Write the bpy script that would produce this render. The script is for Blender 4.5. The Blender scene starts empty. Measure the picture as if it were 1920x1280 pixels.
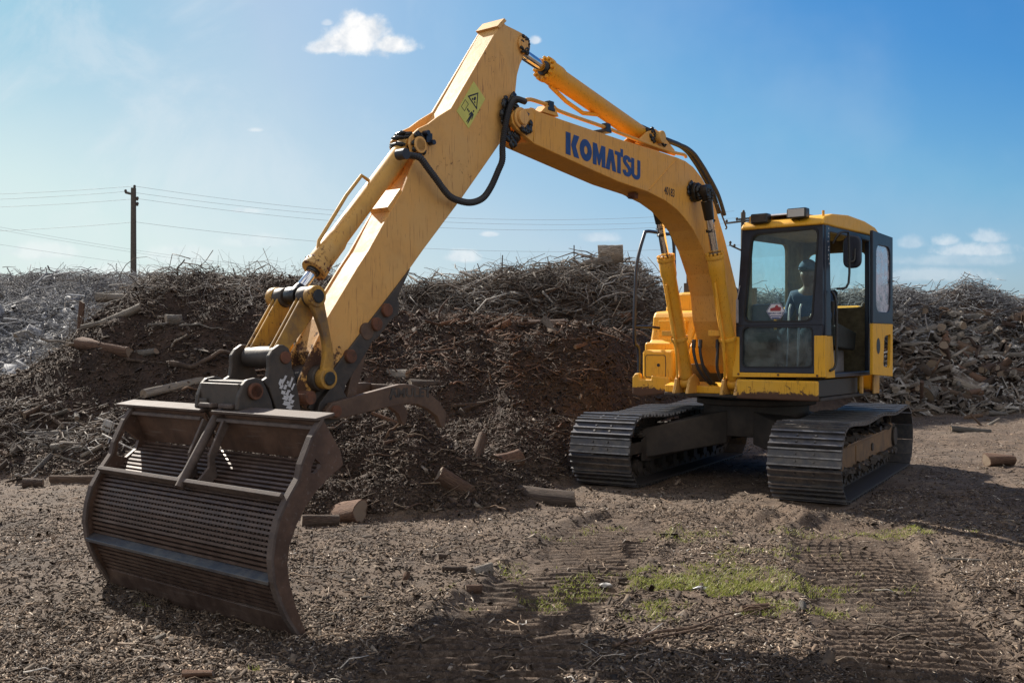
import bpy, bmesh, math, random
import numpy as np
from mathutils import Vector, Matrix
R = math.radians
scene = bpy.context.scene
col = scene.collection
# ---------------------------------------------------------------- camera, sky, sun, exposure
cam_d = bpy.data.cameras.new('camera'); cam = bpy.data.objects.new('camera', cam_d); col.objects.link(cam)
cam.location = (0, 0, 1.6); cam.rotation_euler = (R(90), 0, 0)
cam_d.sensor_width = 36; cam_d.lens = 36 * 1850 / 1920
cam_d.clip_start = .05; cam_d.clip_end = 20000
scene.camera = cam
SUN = Vector((-.864, 1.147, 1.0)).normalized()
SUN_EL = math.asin(SUN.z); SUN_AZ = math.atan2(SUN.x, SUN.y)
EXPOSURE = 1.0
BACK_FILL = 1.15  # brightness of the added fill cloud behind the camera
scene.view_settings.view_transform = 'Standard'; scene.view_settings.look = 'None'
scene.view_settings.exposure = EXPOSURE; scene.view_settings.gamma = 1
sd = bpy.data.lights.new('sun', 'SUN'); sd.energy = 5.0; sd.angle = R(.5); sd.color = (1, .93, .82)
so = bpy.data.objects.new('sun', sd); col.objects.link(so)
so.rotation_euler = (-SUN).to_track_quat('-Z', 'Y').to_euler(); so.location = (-20, 30, 25)

class NT:
    """small helper for node trees"""
    def __init__(s, tree): s.t = tree; s.n = tree.nodes; s.l = tree.links
    def node(s, typ, **kw):
        n = s.n.new(typ)
        for k, v in kw.items():
            if k == 'inp':
                for a, b in v.items():
                    if hasattr(b, 'is_linked') or isinstance(b, bpy.types.NodeSocket): s.l.new(b, n.inputs[a])
                    else: n.inputs[a].default_value = b
            else: setattr(n, k, v)
        return n
    def math(s, op, a, b=0.0, c=0.0, clamp=False):
        n = s.node('ShaderNodeMath', operation=op, inp={0: a, 1: b, 2: c}); n.use_clamp = clamp
        return n.outputs[0]
    def mix(s, f, a, b):
        n = s.node('ShaderNodeMix', data_type='RGBA'); 
        for sock, val in ((n.inputs[0], f), (n.inputs[6], a), (n.inputs[7], b)):
            if isinstance(val, bpy.types.NodeSocket): s.l.new(val, sock)
            elif isinstance(val, (int, float)): sock.default_value = val
            else: sock.default_value = (*val, 1)
        return n.outputs[2]
    def noise(s, vec, scale, detail=4, rough=.55, dist=0):
        n = s.node('ShaderNodeTexNoise', inp={'Scale': scale, 'Detail': detail, 'Roughness': rough, 'Distortion': dist})
        if vec is not None: s.l.new(vec, n.inputs['Vector'])
        return n.outputs['Fac']
    def ramp(s, f, stops, mode='LINEAR'):
        n = s.node('ShaderNodeValToRGB', inp={0: f}); r = n.color_ramp; r.interpolation = mode
        while len(r.elements) < len(stops): r.elements.new(.5)
        for e, (p, c) in zip(r.elements, stops):
            e.position = p; e.color = (*c, 1) if not isinstance(c, (int, float)) else (c, c, c, 1)
        return n.outputs[0]
    def step(s, f, lo, hi):
        n = s.node('ShaderNodeMapRange', interpolation_type='SMOOTHSTEP', inp={0: f, 1: lo, 2: hi}); return n.outputs[0]

# ---- sky
w = bpy.data.worlds.new('World'); scene.world = w; w.use_nodes = True
W = NT(w.node_tree); W.n.clear()
sky = W.node('ShaderNodeTexSky', sky_type='NISHITA'); sky.sun_disc = False
sky.sun_elevation = SUN_EL; sky.sun_rotation = SUN_AZ; sky.air_density = 1.0; sky.dust_density = 1.2; sky.ozone_density = 2.0; sky.altitude = 100
tc = W.node('ShaderNodeTexCoord'); sep = W.node('ShaderNodeSeparateXYZ', inp={0: tc.outputs['Generated']})
gx, gy, gz = sep.outputs
ay = W.math('MAXIMUM', gy, .02)
ca = W.math('DIVIDE', gx, ay); ce = W.math('DIVIDE', gz, ay)        # azimuth and elevation tangents of the sky direction
cv = W.node('ShaderNodeCombineXYZ', inp={0: ca, 1: ce, 2: 0.0}).outputs[0]
n1 = W.noise(cv, 26, 6, .6); n2 = W.noise(cv, 70, 4, .6)
warp = W.math('ADD', W.math('MULTIPLY', W.math('SUBTRACT', n1, .5), 1.9), W.math('MULTIPLY', W.math('SUBTRACT', n2, .5), .7))
total = None
# centre azimuth, elevation, half width, half height, opacity : the clouds of that afternoon
CL = [(-.155, .300, .045, .024, 1.0), (-.150, .314, .026, .020, 1.0), (-.126, .299, .034, .015, 1.0), (-.188, .296, .024, .012, .9),
      (-.187, .322, .007, .005, .35), (.0245, .304, .006, .006, .6), (-.260, .214, .010, .004, .4),
      (.462, .091, .052, .013, .5), (.440, .100, .018, .010, .45), (.482, .104, .022, .011, .45), (.405, .098, .020, .010, .3), (.43, .066, .06, .010, .25), (.455, .082, .07, .012, .22),
      (-.022, .108, .011, .004, .45), (-.052, .084, .022, .009, .5), (.090, .104, .022, .008, .35), (-.27, .132, .02, .004, .35),
      (-.47, .09, .05, .012, .3), (-.34, .085, .05, .014, .25), (-.26, .10, .05, .010, .2), (-.40, .068, .08, .012, .3)]
for (a, e, ra, re, op) in CL:
    dx = W.math('DIVIDE', W.math('SUBTRACT', ca, a), ra)
    dy = W.math('DIVIDE', W.math('SUBTRACT', ce, e), re)
    # flatter underneath than on top
    dy = W.math('MULTIPLY', dy, W.math('ADD', 1.0, W.math('MULTIPLY', W.math('LESS_THAN', dy, 0.0), .9)))
    rr = W.math('SQRT', W.math('ADD', W.math('MULTIPLY', dx, dx), W.math('MULTIPLY', dy, dy)))
    m = W.step(W.math('SUBTRACT', 1.25, W.math('SUBTRACT', rr, warp)), .08, .85)
    m = W.math('MULTIPLY', m, op)
    total = m if total is None else W.math('MAXIMUM', total, m)
total = W.math('MULTIPLY', total, W.math('GREATER_THAN', gy, .05))
# thin high haze, patchy
veil = W.math('ADD', W.math('MULTIPLY', W.step(W.noise(cv, 3.2, 5, .55), .42, .75), .12), W.math('MULTIPLY', W.math('MULTIPLY', W.step(W.noise(cv, 5.5, 6, .62, .6), .45, .72), W.step(ca, .05, -.35)), .30))
cl = W.ramp(W.noise(cv, 34, 4, .6), [(.34, (.70, .76, .83)), (.55, (1.0, 1.0, 1.0))])
SKYS = .10; UNIT = 1 / (SKYS * 2 ** EXPOSURE)
# the camera's rendering of the clear sky, channel by channel
ss = W.node('ShaderNodeSeparateColor', inp={0: sky.outputs[0]})
def chan(k, stops): return W.ramp(W.math('DIVIDE', ss.outputs[k], 14.0), [(x / 14, v) for x, v in stops])
cr = chan(0, [(0, 0.0), (2.0, .055), (2.46, .08), (3.6, .205), (6.4, .50), (10.7, .68), (14, .74)])
cg = chan(1, [(0, 0.0), (2.6, .20), (3.63, .30), (4.8, .455), (7.7, .67), (11.3, .84), (14, .87)])
cb = chan(2, [(0, 0.0), (4.0, .52), (5.4, .655), (6.84, .755), (8.5, .80), (12, .85), (14, .87)])
hi = W.math('MULTIPLY', W.step(ss.outputs[0], 4.5, 10.0), W.step(ce, .14, .34))
cr = W.math('MULTIPLY', cr, W.math('SUBTRACT', 1.0, W.math('MULTIPLY', hi, .46)))
cg = W.math('MULTIPLY', cg, W.math('SUBTRACT', 1.0, W.math('MULTIPLY', hi, .23)))
cb = W.math('MULTIPLY', cb, W.math('SUBTRACT', 1.0, W.math('MULTIPLY', hi, .08)))
skyc = W.node('ShaderNodeCombineColor', inp={0: cr, 1: cg, 2: cb}).outputs[0]
# unseen bright cloud added behind the camera, as neutral fill for the shaded faces
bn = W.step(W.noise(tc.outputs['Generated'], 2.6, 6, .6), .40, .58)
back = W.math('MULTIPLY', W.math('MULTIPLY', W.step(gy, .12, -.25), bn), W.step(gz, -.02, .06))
skyc = W.mix(back, skyc, (BACK_FILL, BACK_FILL * .95, BACK_FILL * .86))
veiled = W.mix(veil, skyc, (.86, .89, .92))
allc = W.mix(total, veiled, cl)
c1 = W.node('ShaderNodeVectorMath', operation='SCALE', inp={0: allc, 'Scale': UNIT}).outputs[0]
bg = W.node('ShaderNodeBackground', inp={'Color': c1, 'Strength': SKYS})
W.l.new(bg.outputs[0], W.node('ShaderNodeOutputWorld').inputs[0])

# ---------------------------------------------------------------- materials
def mat(name, build):
    m = bpy.data.materials.new(name); m.use_nodes = True
    N = NT(m.node_tree); N.n.clear()
    out = N.node('ShaderNodeOutputMaterial'); b = N.node('ShaderNodeBsdfPrincipled'); N.l.new(b.outputs[0], out.inputs[0])
    N.obj = N.node('ShaderNodeTexCoord').outputs['Object']; N.b = b; N.out = out
    build(N, b); return m
def link(N, val, sock):
    if isinstance(val, bpy.types.NodeSocket): N.l.new(val, sock)
    elif isinstance(val, (int, float)): sock.default_value = val
    else: sock.default_value = (*val, 1)
def bump(N, h, strength=.3, dist=.01):
    n = N.node('ShaderNodeBump', inp={'Height': h, 'Strength': strength, 'Distance': dist}); N.l.new(n.outputs[0], N.b.inputs['Normal'])
def paint(name, c, rough=.45, dirt=.5, rust=.0, fade=(.50, .40, .27), seed=0., spec=.4, worn=0., wz=(1.95, 1.25)):
    """enamel on steel: sun-faded patches, dust, scratches and rust spots"""
    def f(N, b):
        v = N.node('ShaderNodeVectorMath', operation='ADD', inp={0: N.obj, 1: (seed, seed * 2, seed * 3)}).outputs[0]
        base = N.mix(N.math('MULTIPLY', N.step(N.noise(v, 1.7, 7, .68), .42, .66), dirt), c, fade)
        base = N.mix(N.math('MULTIPLY', N.step(N.noise(v, 6, 6, .65), .45, .8), dirt * .5), base, (c[0] * .45, c[1] * .4, c[2] * .4))
        mp = N.node('ShaderNodeMapping', inp={'Vector': v, 'Rotation': (0, .9, 0), 'Scale': (90, 90, 5)}).outputs[0]
        scr = N.math('MULTIPLY', N.step(N.noise(mp, 1, 2, .5, .8), .60, .69), .7)
        base = N.mix(scr, base, (c[0] * .5, c[1] * .42, c[2] * .5))
        low = N.math('MULTIPLY', N.step(N.node('ShaderNodeSeparateXYZ', inp={0: N.obj}).outputs[2], wz[0], wz[1]), worn)
        rf = N.step(N.math('ADD', N.math('ADD', N.noise(v, 19, 8, .72), low), N.math('MULTIPLY', N.noise(v, 1.6, 3, .6), .6)), 1.02 - rust * .3, 1.12 - rust * .3)
        base = N.mix(rf, base, (.085, .042, .024))
        link(N, base, b.inputs['Base Color'])
        r = N.math('ADD', rough, N.math('MULTIPLY', N.noise(v, 14, 5, .6), .25)); link(N, N.math('ADD', r, N.math('MULTIPLY', rf, .3), 0, True), b.inputs['Roughness'])
        b.inputs['Specular IOR Level'].default_value = spec
        bump(N, N.noise(v, 22, 5, .6), .10, .012)
    return mat(name, f)
def steel(name, c, c2, rough=.5, metal=.6, scale=7., bs=.25, scr=.0):
    def f(N, b):
        n = N.noise(N.obj, scale, 8, .68)
        base = N.mix(N.step(n, .35, .68), c, c2)
        if scr:
            mp = N.node('ShaderNodeMapping', inp={'Vector': N.obj, 'Scale': (40, 3, 40)}).outputs[0]
            base = N.mix(N.math('MULTIPLY', N.step(N.noise(mp, 1, 3, .6), .58, .72), scr), base, (.20, .17, .15))
        link(N, base, b.inputs['Base Color']); b.inputs['Metallic'].default_value = metal
        link(N, N.math('ADD', rough - .12, N.math('MULTIPLY', n, .3)), b.inputs['Roughness'])
        bump(N, N.noise(N.obj, scale * 8, 6, .7), bs, .004)
    return mat(name, f)
def plain(name, c, rough=.6, metal=0., bscale=0, bs=.2, var=0.):
    def f(N, b):
        if var:
            link(N, N.mix(N.step(N.noise(N.obj, 12, 6, .65), .3, .7), c, tuple(x * (1 - var) for x in c)), b.inputs['Base Color'])
        else: link(N, c, b.inputs['Base Color'])
        b.inputs['Roughness'].default_value = rough; b.inputs['Metallic'].default_value = metal
        if bscale: bump(N, N.noise(N.obj, bscale, 5, .6), bs, .004)
    return mat(name, f)
def debris(name, stops, rough=.85, scale=25, lowf=.9, lowa=.6):
    """each loose piece has its own wood or soil colour, weathered along the piece"""
    def f(N, b):
        g = N.node('ShaderNodeNewGeometry')
        c = N.ramp(g.outputs['Random Per Island'], stops)
        n = N.noise(N.node('ShaderNodeNewGeometry').outputs['Position'], scale, 4, .7)
        c = N.mix(N.math('MULTIPLY', N.step(n, .4, .65), .55), c, (.035, .027, .021))
        c = N.mix(N.math('MULTIPLY', N.step(N.noise(N.node('ShaderNodeNewGeometry').outputs['Position'], lowf, 5, .65), .42, .62), lowa), c, (.045, .032, .024))
        link(N, c, b.inputs['Base Color']); b.inputs['Roughness'].default_value = rough; b.inputs['Specular IOR Level'].default_value = .25
    return mat(name, f)
M = {}
M['faded'] = paint('faded yellow enamel', (.70, .34, .055), .42, .5, .0, (.60, .33, .11), 1.)
M['arm'] = paint('faded arm enamel', (.68, .365, .105), .42, .5, .18, (.60, .37, .14), 3., .4, .30)
M['yellow'] = paint('yellow enamel', (.76, .385, .022), .38, .25, .0, (.55, .36, .12), 5.)
M['cylinder'] = paint('cylinder enamel', (.74, .35, .020), .38, .3, .05, (.50, .34, .12), 7.)
M['cylinder_old'] = paint('weathered cylinder enamel', (.60, .32, .07), .45, .6, .30, (.50, .34, .15), 9.)
M['apron'] = paint('chipped yellow enamel', (.70, .36, .02), .36, .25, .38, (.6, .4, .12), 4., .4, .42, (1.10, .985))
M['link'] = paint('worn link enamel', (.50, .26, .035), .45, .95, .50, (.11, .075, .05), 6.)
M['chrome'] = plain('chrome rod', (.75, .75, .76), .12, 1., 0)
M['bucket'] = steel('rusty bucket steel', (.066, .036, .024), (.125, .070, .046), .55, .15, 6, .35, .35)
M['rail'] = steel('worn steel edge', (.065, .045, .037), (.12, .088, .072), .75, 0, 9, .3)
M['bars'] = steel('bucket bar steel', (.062, .037, .028), (.115, .074, .056), .5, .2, 10, .3, .3)
M['thumb'] = steel('brown thumb steel', (.085, .050, .033), (.14, .085, .055), .62, .2, 7, .4)
M['ear'] = steel('dark hitch steel', (.045, .037, .032), (.085, .066, .052), .55, .3, 6, .35)
M['rust'] = steel('rusty pin', (.16, .06, .03), (.08, .04, .025), .7, .2, 20, .5)
M['shoe'] = steel('track shoe steel', (.070, .070, .080), (.14, .125, .112), .42, .6, 8, .35)
M['undercarriage'] = steel('muddy undercarriage', (.040, .032, .027), (.075, .058, .045), .7, .1, 4, .5)
M['track_frame'] = steel('dusty brown track frame', (.24, .13, .05), (.13, .08, .045), .6, .1, 3.5, .4)
M['black'] = plain('greasy black', (.012, .011, .011), .35, 0, 60, .6)
M['grease'] = plain('black grease', (.010, .009, .008), .28, 0, 35, .9)
M['rubber'] = plain('black hose rubber', (.022, .023, .028), .5, 0, 40, .2)
M['cabframe'] = plain('dark blue cab frame', (.022, .027, .045), .35, .1, 30, .1, .35)
M['cabin'] = plain('cab inner lining', (.20, .155, .085), .8, 0, 20, .2, .4)
M['seal'] = plain('rubber seal', (.012, .012, .014), .6)
M['white'] = plain('white marking', (.60, .58, .58), .6, 0, 0, 0, .25)
M['console'] = plain('grey plastic', (.40, .38, .40), .55, 0, 40, .1, .25)
M['lamp'] = plain('lamp glass', (.55, .53, .50), .15)
M['blue'] = plain('blue lettering', (.018, .055, .21), .45, 0, 0, 0, .35)
M['ink'] = plain('black ink', (.014, .014, .018), .5)
M['decal'] = plain('yellow decal', (.62, .58, .11), .4, 0, 0, 0, .12)
M['stick_w'] = plain('sticker white', (.62, .60, .64), .5)
M['stick_r'] = plain('sticker red', (.28, .03, .04), .5)
M['skin'] = plain('skin', (.10, .052, .034), .6)  # darkened in colour so the head reads as a backlit silhouette
M['cap'] = plain('blue cap cloth', (.03, .07, .13), .9, 0, 90, .3)
M['shirt'] = plain('dark blue work shirt', (.020, .028, .055), .9, 0, 90, .4, .3)
M['polish'] = steel('polished grouser edge', (.26, .25, .25), (.13, .12, .115), .35, .7, 12)
M['vest'] = plain('blue work jacket', (.02, .05, .12), .85, 0, 90, .4, .3)
M['trouser'] = plain('dark trousers', (.022, .022, .026), .9, 0, 90, .4, .3)
M['seat'] = plain('seat cloth', (.03, .035, .035), .9, 0, 70, .4, .3)
M['pole'] = plain('weathered pole', (.10, .085, .07), .85, 0, 30, .5, .4)
M['wire'] = plain('power cable', (.36, .38, .40), .6)
M['conc'] = plain('weathered concrete', (.40, .38, .36), .9, 0, 18, .6, .35)
def glass(name, tint, dust=.10, dc=(.42, .46, .44, 1)):
    def f(N, b):
        tr = N.node('ShaderNodeBsdfTransparent', inp={'Color': (*tint, 1)})
        gl = N.node('ShaderNodeBsdfGlossy', inp={'Roughness': .03, 'Color': (1, 1, 1, 1)})
        df = N.node('ShaderNodeBsdfDiffuse', inp={'Color': dc})
        fr = N.node('ShaderNodeFresnel', inp={'IOR': 1.5})
        ff = N.math('MULTIPLY', fr.outputs[0], N.math('SUBTRACT', 1.0, N.node('ShaderNodeNewGeometry').outputs['Backfacing']))
        a = N.node('ShaderNodeMixShader', inp={0: ff, 1: tr.outputs[0], 2: gl.outputs[0]})
        d = N.math('MULTIPLY', N.step(N.noise(N.obj, 5, 6, .7), .3, .75), dust)
        c = N.node('ShaderNodeMixShader', inp={0: d, 1: a.outputs[0], 2: df.outputs[0]})
        N.l.new(c.outputs[0], N.out.inputs[0])
    return mat(name, f)
M['glass'] = glass('green tinted glass', (.90, .985, .975), .05)
M['glass_low'] = glass('dusty lower glass', (.50, .63, .70), .22)
M['glass_door'] = glass('door glass with painted reflection', (.7, .75, .8), .9, (.72, .70, .78, 1))  # here the dust term is a bright lilac reflection put into the colour
def bark(name, c, c2, sc=1.0):
    def f(N, b):
        mp = N.node('ShaderNodeMapping', inp={'Vector': N.obj, 'Scale': (14 * sc, 14 * sc, 3 * sc)}).outputs[0]
        n = N.noise(mp, 1.6, 7, .7, .6)
        rnd = N.node('ShaderNodeObjectInfo').outputs['Random']
        cc = N.mix(N.step(n, .38, .66), c, c2)
        hs = N.node('ShaderNodeHueSaturation', inp={'Color': cc, 'Value': N.math('ADD', .65, N.math('MULTIPLY', rnd, .8)), 'Saturation': N.math('ADD', .7, N.math('MULTIPLY', rnd, .4))})
        link(N, hs.outputs[0], b.inputs['Base Color']); b.inputs['Roughness'].default_value = .9; b.inputs['Specular IOR Level'].default_value = .2
        bump(N, n, .8, .02)
    return mat(name, f)
M['bark'] = bark('brown bark', (.055, .036, .026), (.15, .10, .07))
M['greybark'] = bark('weathered grey wood', (.10, .085, .07), (.27, .235, .20))
M['redwood'] = bark('red brown wood', (.075, .042, .030), (.155, .095, .064))
def cutw(N, b):
    mp = N.node('ShaderNodeMapping', inp={'Vector': N.obj, 'Scale': (1, 1, .05)}).outputs[0]
    wv = N.node('ShaderNodeTexWave', wave_type='RINGS', rings_direction='Z', inp={'Vector': mp, 'Scale': 14, 'Distortion': 2.5, 'Detail': 3})
    link(N, N.mix(wv.outputs['Fac'], (.24, .18, .125), (.14, .10, .07)), b.inputs['Base Color']); b.inputs['Roughness'].default_value = .85
M['cut'] = mat('sawn wood', cutw)
BROWN = [(0, (.030, .021, .015)), (.35, (.060, .042, .030)), (.6, (.11, .078, .055)), (.85, (.20, .145, .10)), (1, (.32, .26, .20))]
M['chips'] = debris('wood chips', [(0, (.030, .020, .015)), (.4, (.085, .058, .041)), (.65, (.20, .135, .09)), (.86, (.40, .29, .20)), (.97, (.60, .50, .40)), (1, (.72, .68, .62))], .85, 60, 1.0, .72)
M['soilchips'] = debris('dark soil chips', [(0, (.024, .016, .012)), (.5, (.050, .034, .026)), (.85, (.095, .066, .050)), (.97, (.17, .125, .095)), (1, (.26, .22, .18))], .9, 40)
M['mulch'] = debris('dark mulch', BROWN, .9, 40)
M['brush'] = debris('weathered grey brush', [(0, (.07, .055, .045)), (.35, (.17, .13, .10)), (.7, (.36, .33, .30)), (1, (.55, .52, .48))], .85, 20, .75, .72)
M['brushgrey'] = debris('pale grey brush', [(0, (.15, .145, .145)), (.35, (.20, .20, .21)), (.7, (.33, .33, .34)), (1, (.50, .50, .50))], .85, 20, 1.1, .35)  # grey wood, its colour made paler and bluer for haze and sunlight
M['redbark'] = debris('reddish bark strips', [(0, (.05, .03, .022)), (.5, (.12, .065, .042)), (.85, (.20, .115, .075)), (1, (.28, .2, .15))], .9, 30)
def grassm(N, b):
    g = N.node('ShaderNodeNewGeometry')
    link(N, N.ramp(g.outputs['Random Per Island'], [(0, (.10, .11, .025)), (.35, (.19, .20, .035)), (.65, (.32, .29, .07)), (1, (.46, .36, .18))]), b.inputs['Base Color'])
    b.inputs['Roughness'].default_value = .6
    b.inputs['Transmission Weight'].default_value = 0
    tl = N.node('ShaderNodeBsdfTranslucent', inp={'Color': (.22, .26, .05, 1)})
    mx = N.node('ShaderNodeMixShader', inp={0: .35, 1: b.outputs[0], 2: tl.outputs[0]}); N.l.new(mx.outputs[0], N.out.inputs[0])
M['grass'] = mat('grass blades', grassm)
def groundm(N, b):
    P = N.node('ShaderNodeNewGeometry').outputs['Position']
    n0 = N.noise(P, .55, 5, .6); n1 = N.noise(P, 3.1, 7, .7); n2 = N.noise(P, 30, 6, .75); n3 = N.noise(P, 110, 4, .7)
    c = N.mix(N.step(n1, .35, .65), (.058, .039, .028), (.145, .100, .070))
    c = N.mix(N.math('MULTIPLY', N.step(N.noise(P, 1.2, 6, .7), .52, .66), .75), c, (.040, .030, .024))
    c = N.mix(N.math('MULTIPLY', N.step(n0, .45, .68), .6), c, (.17, .13, .10))
    c = N.mix(N.math('MULTIPLY', N.step(n2, .5, .62), .6), c, (.21, .16, .12))
    c = N.mix(N.math('MULTIPLY', N.step(n3, .58, .66), .6), c, (.40, .34, .28))
    c = N.mix(N.math('MULTIPLY', N.step(n3, .48, .36), .5), c, (.024, .018, .014))
    mk = N.node('ShaderNodeAttribute', attribute_name='mound'); 
    d = N.mix(N.step(n1, .35, .65), (.026, .018, .014), (.062, .040, .030))
    d = N.mix(N.math('MULTIPLY', N.step(n0, .5, .66), .6), d, (.080, .050, .037))
    d = N.mix(N.math('MULTIPLY', N.step(n2, .52, .64), .5), d, (.12, .085, .062))
    gk = N.node('ShaderNodeAttribute', attribute_name='pale').outputs['Fac']  # far heap base, lightened in colour to match its hazy sunlit brush
    d = N.mix(gk, d, N.mix(N.step(n2, .35, .65), (.06, .055, .055), (.17, .16, .165)))
    c = N.mix(mk.outputs['Fac'], c, d)
    rk = N.node('ShaderNodeAttribute', attribute_name='rut').outputs['Fac']
    c = N.mix(N.math('MULTIPLY', rk, .7), c, N.mix(N.step(n2, .42, .62), (.050, .036, .028), (.14, .10, .075)))
    link(N, c, b.inputs['Base Color']); b.inputs['Roughness'].default_value = .92; b.inputs['Specular IOR Level'].default_value = .2
    bump(N, N.math('ADD', N.math('MULTIPLY', n2, .7), N.math('MULTIPLY', n3, .3)), .9, .03)
M['ground'] = mat('dirt and mulch', groundm)

# ---------------------------------------------------------------- mesh helpers
def tag(o, label=None, cat=None, group=None, kind=None):
    if label: o['label'] = label
    if cat: o['category'] = cat
    if group: o['group'] = group
    if kind: o['kind'] = kind
    return o
def np_mesh(name, V, F, mats, smooth=False, parent=None, attr=None):
    me = bpy.data.meshes.new(name); V = np.asarray(V, np.float32); F = np.asarray(F, np.int32)
    k = F.shape[1]
    me.vertices.add(len(V)); me.vertices.foreach_set('co', V.ravel())
    me.loops.add(F.size); me.loops.foreach_set('vertex_index', F.ravel())
    me.polygons.add(len(F)); me.polygons.foreach_set('loop_start', np.arange(0, F.size, k, dtype=np.int32)); me.polygons.foreach_set('loop_total', np.full(len(F), k, np.int32))
    if smooth: me.polygons.foreach_set('use_smooth', np.ones(len(F), bool))
    me.update(calc_edges=True); me.validate()
    for m in mats: me.materials.append(m)
    if attr is not None:
        a = me.attributes.new(attr[0], 'FLOAT', 'POINT'); a.data.foreach_set('value', np.asarray(attr[1], np.float32))
    o = bpy.data.objects.new(name, me); col.objects.link(o); o.parent = parent
    return o
class MB:
    def __init__(s): s.v = []; s.f = []; s.m = []; s.s = []
    def add(s, vs, fs, mi=0, sm=False):
        b = len(s.v); s.v += [tuple(v) for v in vs]
        for f in fs: s.f.append([i + b for i in f]); s.m.append(mi); s.s.append(sm)
        return s
    def box(s, lo, hi, mi=0, rot=None, piv=None):
        x0, y0, z0 = lo; x1, y1, z1 = hi
        vs = [Vector(p) for p in ((x0, y0, z0), (x1, y0, z0), (x1, y1, z0), (x0, y1, z0), (x0, y0, z1), (x1, y0, z1), (x1, y1, z1), (x0, y1, z1))]
        if rot is not None:
            c = Vector(piv) if piv else sum(vs, Vector()) / 8
            vs = [rot @ (v - c) + c for v in vs]
        return s.add(vs, [(0, 3, 2, 1), (4, 5, 6, 7), (0, 1, 5, 4), (1, 2, 6, 5), (2, 3, 7, 6), (3, 0, 4, 7)], mi)
    def prism(s, poly, a, b, axis='v', mi=0):
        """outline given in the plane normal to the axis, swept from a to b"""
        n = len(poly)
        def q(p, t): return {'v': (p[0], t, p[1]), 'u': (t, p[0], p[1]), 'z': (p[0], p[1], t)}[axis]
        vs = [q(p, a) for p in poly] + [q(p, b) for p in poly]
        fs = [tuple(range(n)), tuple(range(2 * n - 1, n - 1, -1))] + [(i, i + n, (i + 1) % n + n, (i + 1) % n) for i in range(n)]
        return s.add(vs, fs, mi)
    def ring(s, outer, inner, a, b, axis='u', mi=0):
        """frame between two outlines with the same number of points"""
        n = len(outer)
        def q(p, t): return {'v': (p[0], t, p[1]), 'u': (t, p[0], p[1]), 'z': (p[0], p[1], t)}[axis]
        vs = [q(p, t) for t in (a, b) for L in (outer, inner) for p in L]
        fs = []
        for i in range(n):
            j = (i + 1) % n
            fs += [(i, j, n + j, n + i), (2 * n + i, 3 * n + i, 3 * n + j, 2 * n + j), (i, 2 * n + i, 2 * n + j, j), (n + i, n + j, 3 * n + j, 3 * n + i)]
        return s.add(vs, fs, mi)
    def tube(s, pts, r, seg=8, mi=0, caps=True, smooth=True):
        pts = [Vector(p) for p in pts]; n = len(pts)
        rs = r if hasattr(r, '__len__') else [r] * n
        t0 = (pts[1] - pts[0]).normalized(); up = Vector((0, 0, 1)) if abs(t0.z) < .95 else Vector((1, 0, 0))
        nrm = t0.cross(up).normalized(); vs = []
        for i, p in enumerate(pts):
            t = (pts[min(i + 1, n - 1)] - pts[max(i - 1, 0)]).normalized()
            nrm = (nrm - t * nrm.dot(t)).normalized(); bn = t.cross(nrm)
            vs += [p + (nrm * math.cos(2 * math.pi * k / seg) + bn * math.sin(2 * math.pi * k / seg)) * rs[i] for k in range(seg)]
        fs = [(i * seg + k, i * seg + (k + 1) % seg, (i + 1) * seg + (k + 1) % seg, (i + 1) * seg + k) for i in range(n - 1) for k in range(seg)]
        s.add(vs, fs, mi, smooth)
        if caps: s.add(vs[:seg], [tuple(range(seg - 1, -1, -1))], mi); s.add(vs[-seg:], [tuple(range(seg))], mi)
        return s
    def cyl(s, p0, p1, r, seg=20, mi=0, r1=None): return s.tube([p0, p1], [r, r if r1 is None else r1], seg, mi)
    def build(s, name, mats, parent=None, bev=0, seg=2):
        me = bpy.data.meshes.new(name); me.from_pydata(s.v, [], s.f)
        if not isinstance(mats, (list, tuple)): mats = [mats]
        for m in mats: me.materials.append(m)
        for p, mi, sm in zip(me.polygons, s.m, s.s): p.material_index = mi; p.use_smooth = sm
        bm = bmesh.new(); bm.from_mesh(me); bmesh.ops.remove_doubles(bm, verts=bm.verts, dist=1e-6) if bev else None
        bmesh.ops.recalc_face_normals(bm, faces=bm.faces); bm.to_mesh(me); bm.free()
        o = bpy.data.objects.new(name, me); col.objects.link(o); o.parent = parent
        if bev:
            b = o.modifiers.new('bevel', 'BEVEL'); b.width = bev; b.segments = seg; b.limit_method = 'ANGLE'; b.angle_limit = R(35)
        return o
def empty(name, parent=None, loc=(0, 0, 0), rz=0):
    o = bpy.data.objects.new(name, None); col.objects.link(o); o.parent = parent; o.location = loc; o.rotation_euler = (0, 0, rz); o.empty_display_size = .2
    return o
def lerp(a, b, t): return tuple(x + (y - x) * t for x, y in zip(a, b))
def smooth_path(pts, k=6):
    """Catmull-Rom through the points"""
    pts = [Vector(p) for p in pts]; out = []
    for i in range(len(pts) - 1):
        p0, p1, p2, p3 = pts[max(i - 1, 0)], pts[i], pts[i + 1], pts[min(i + 2, len(pts) - 1)]
        for j in range(k):
            t = j / k
            out.append(.5 * ((2 * p1) + (p2 - p0) * t + (2 * p0 - 5 * p1 + 4 * p2 - p3) * t * t + (3 * p1 - p0 - 3 * p2 + p3) * t ** 3))
    out.append(pts[-1]); return out
def circ(c, r, n=16, a0=0, a1=2 * math.pi): return [(c[0] + r * math.cos(a0 + (a1 - a0) * i / n), c[1] + r * math.sin(a0 + (a1 - a0) * i / n)) for i in range(n)]
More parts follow.
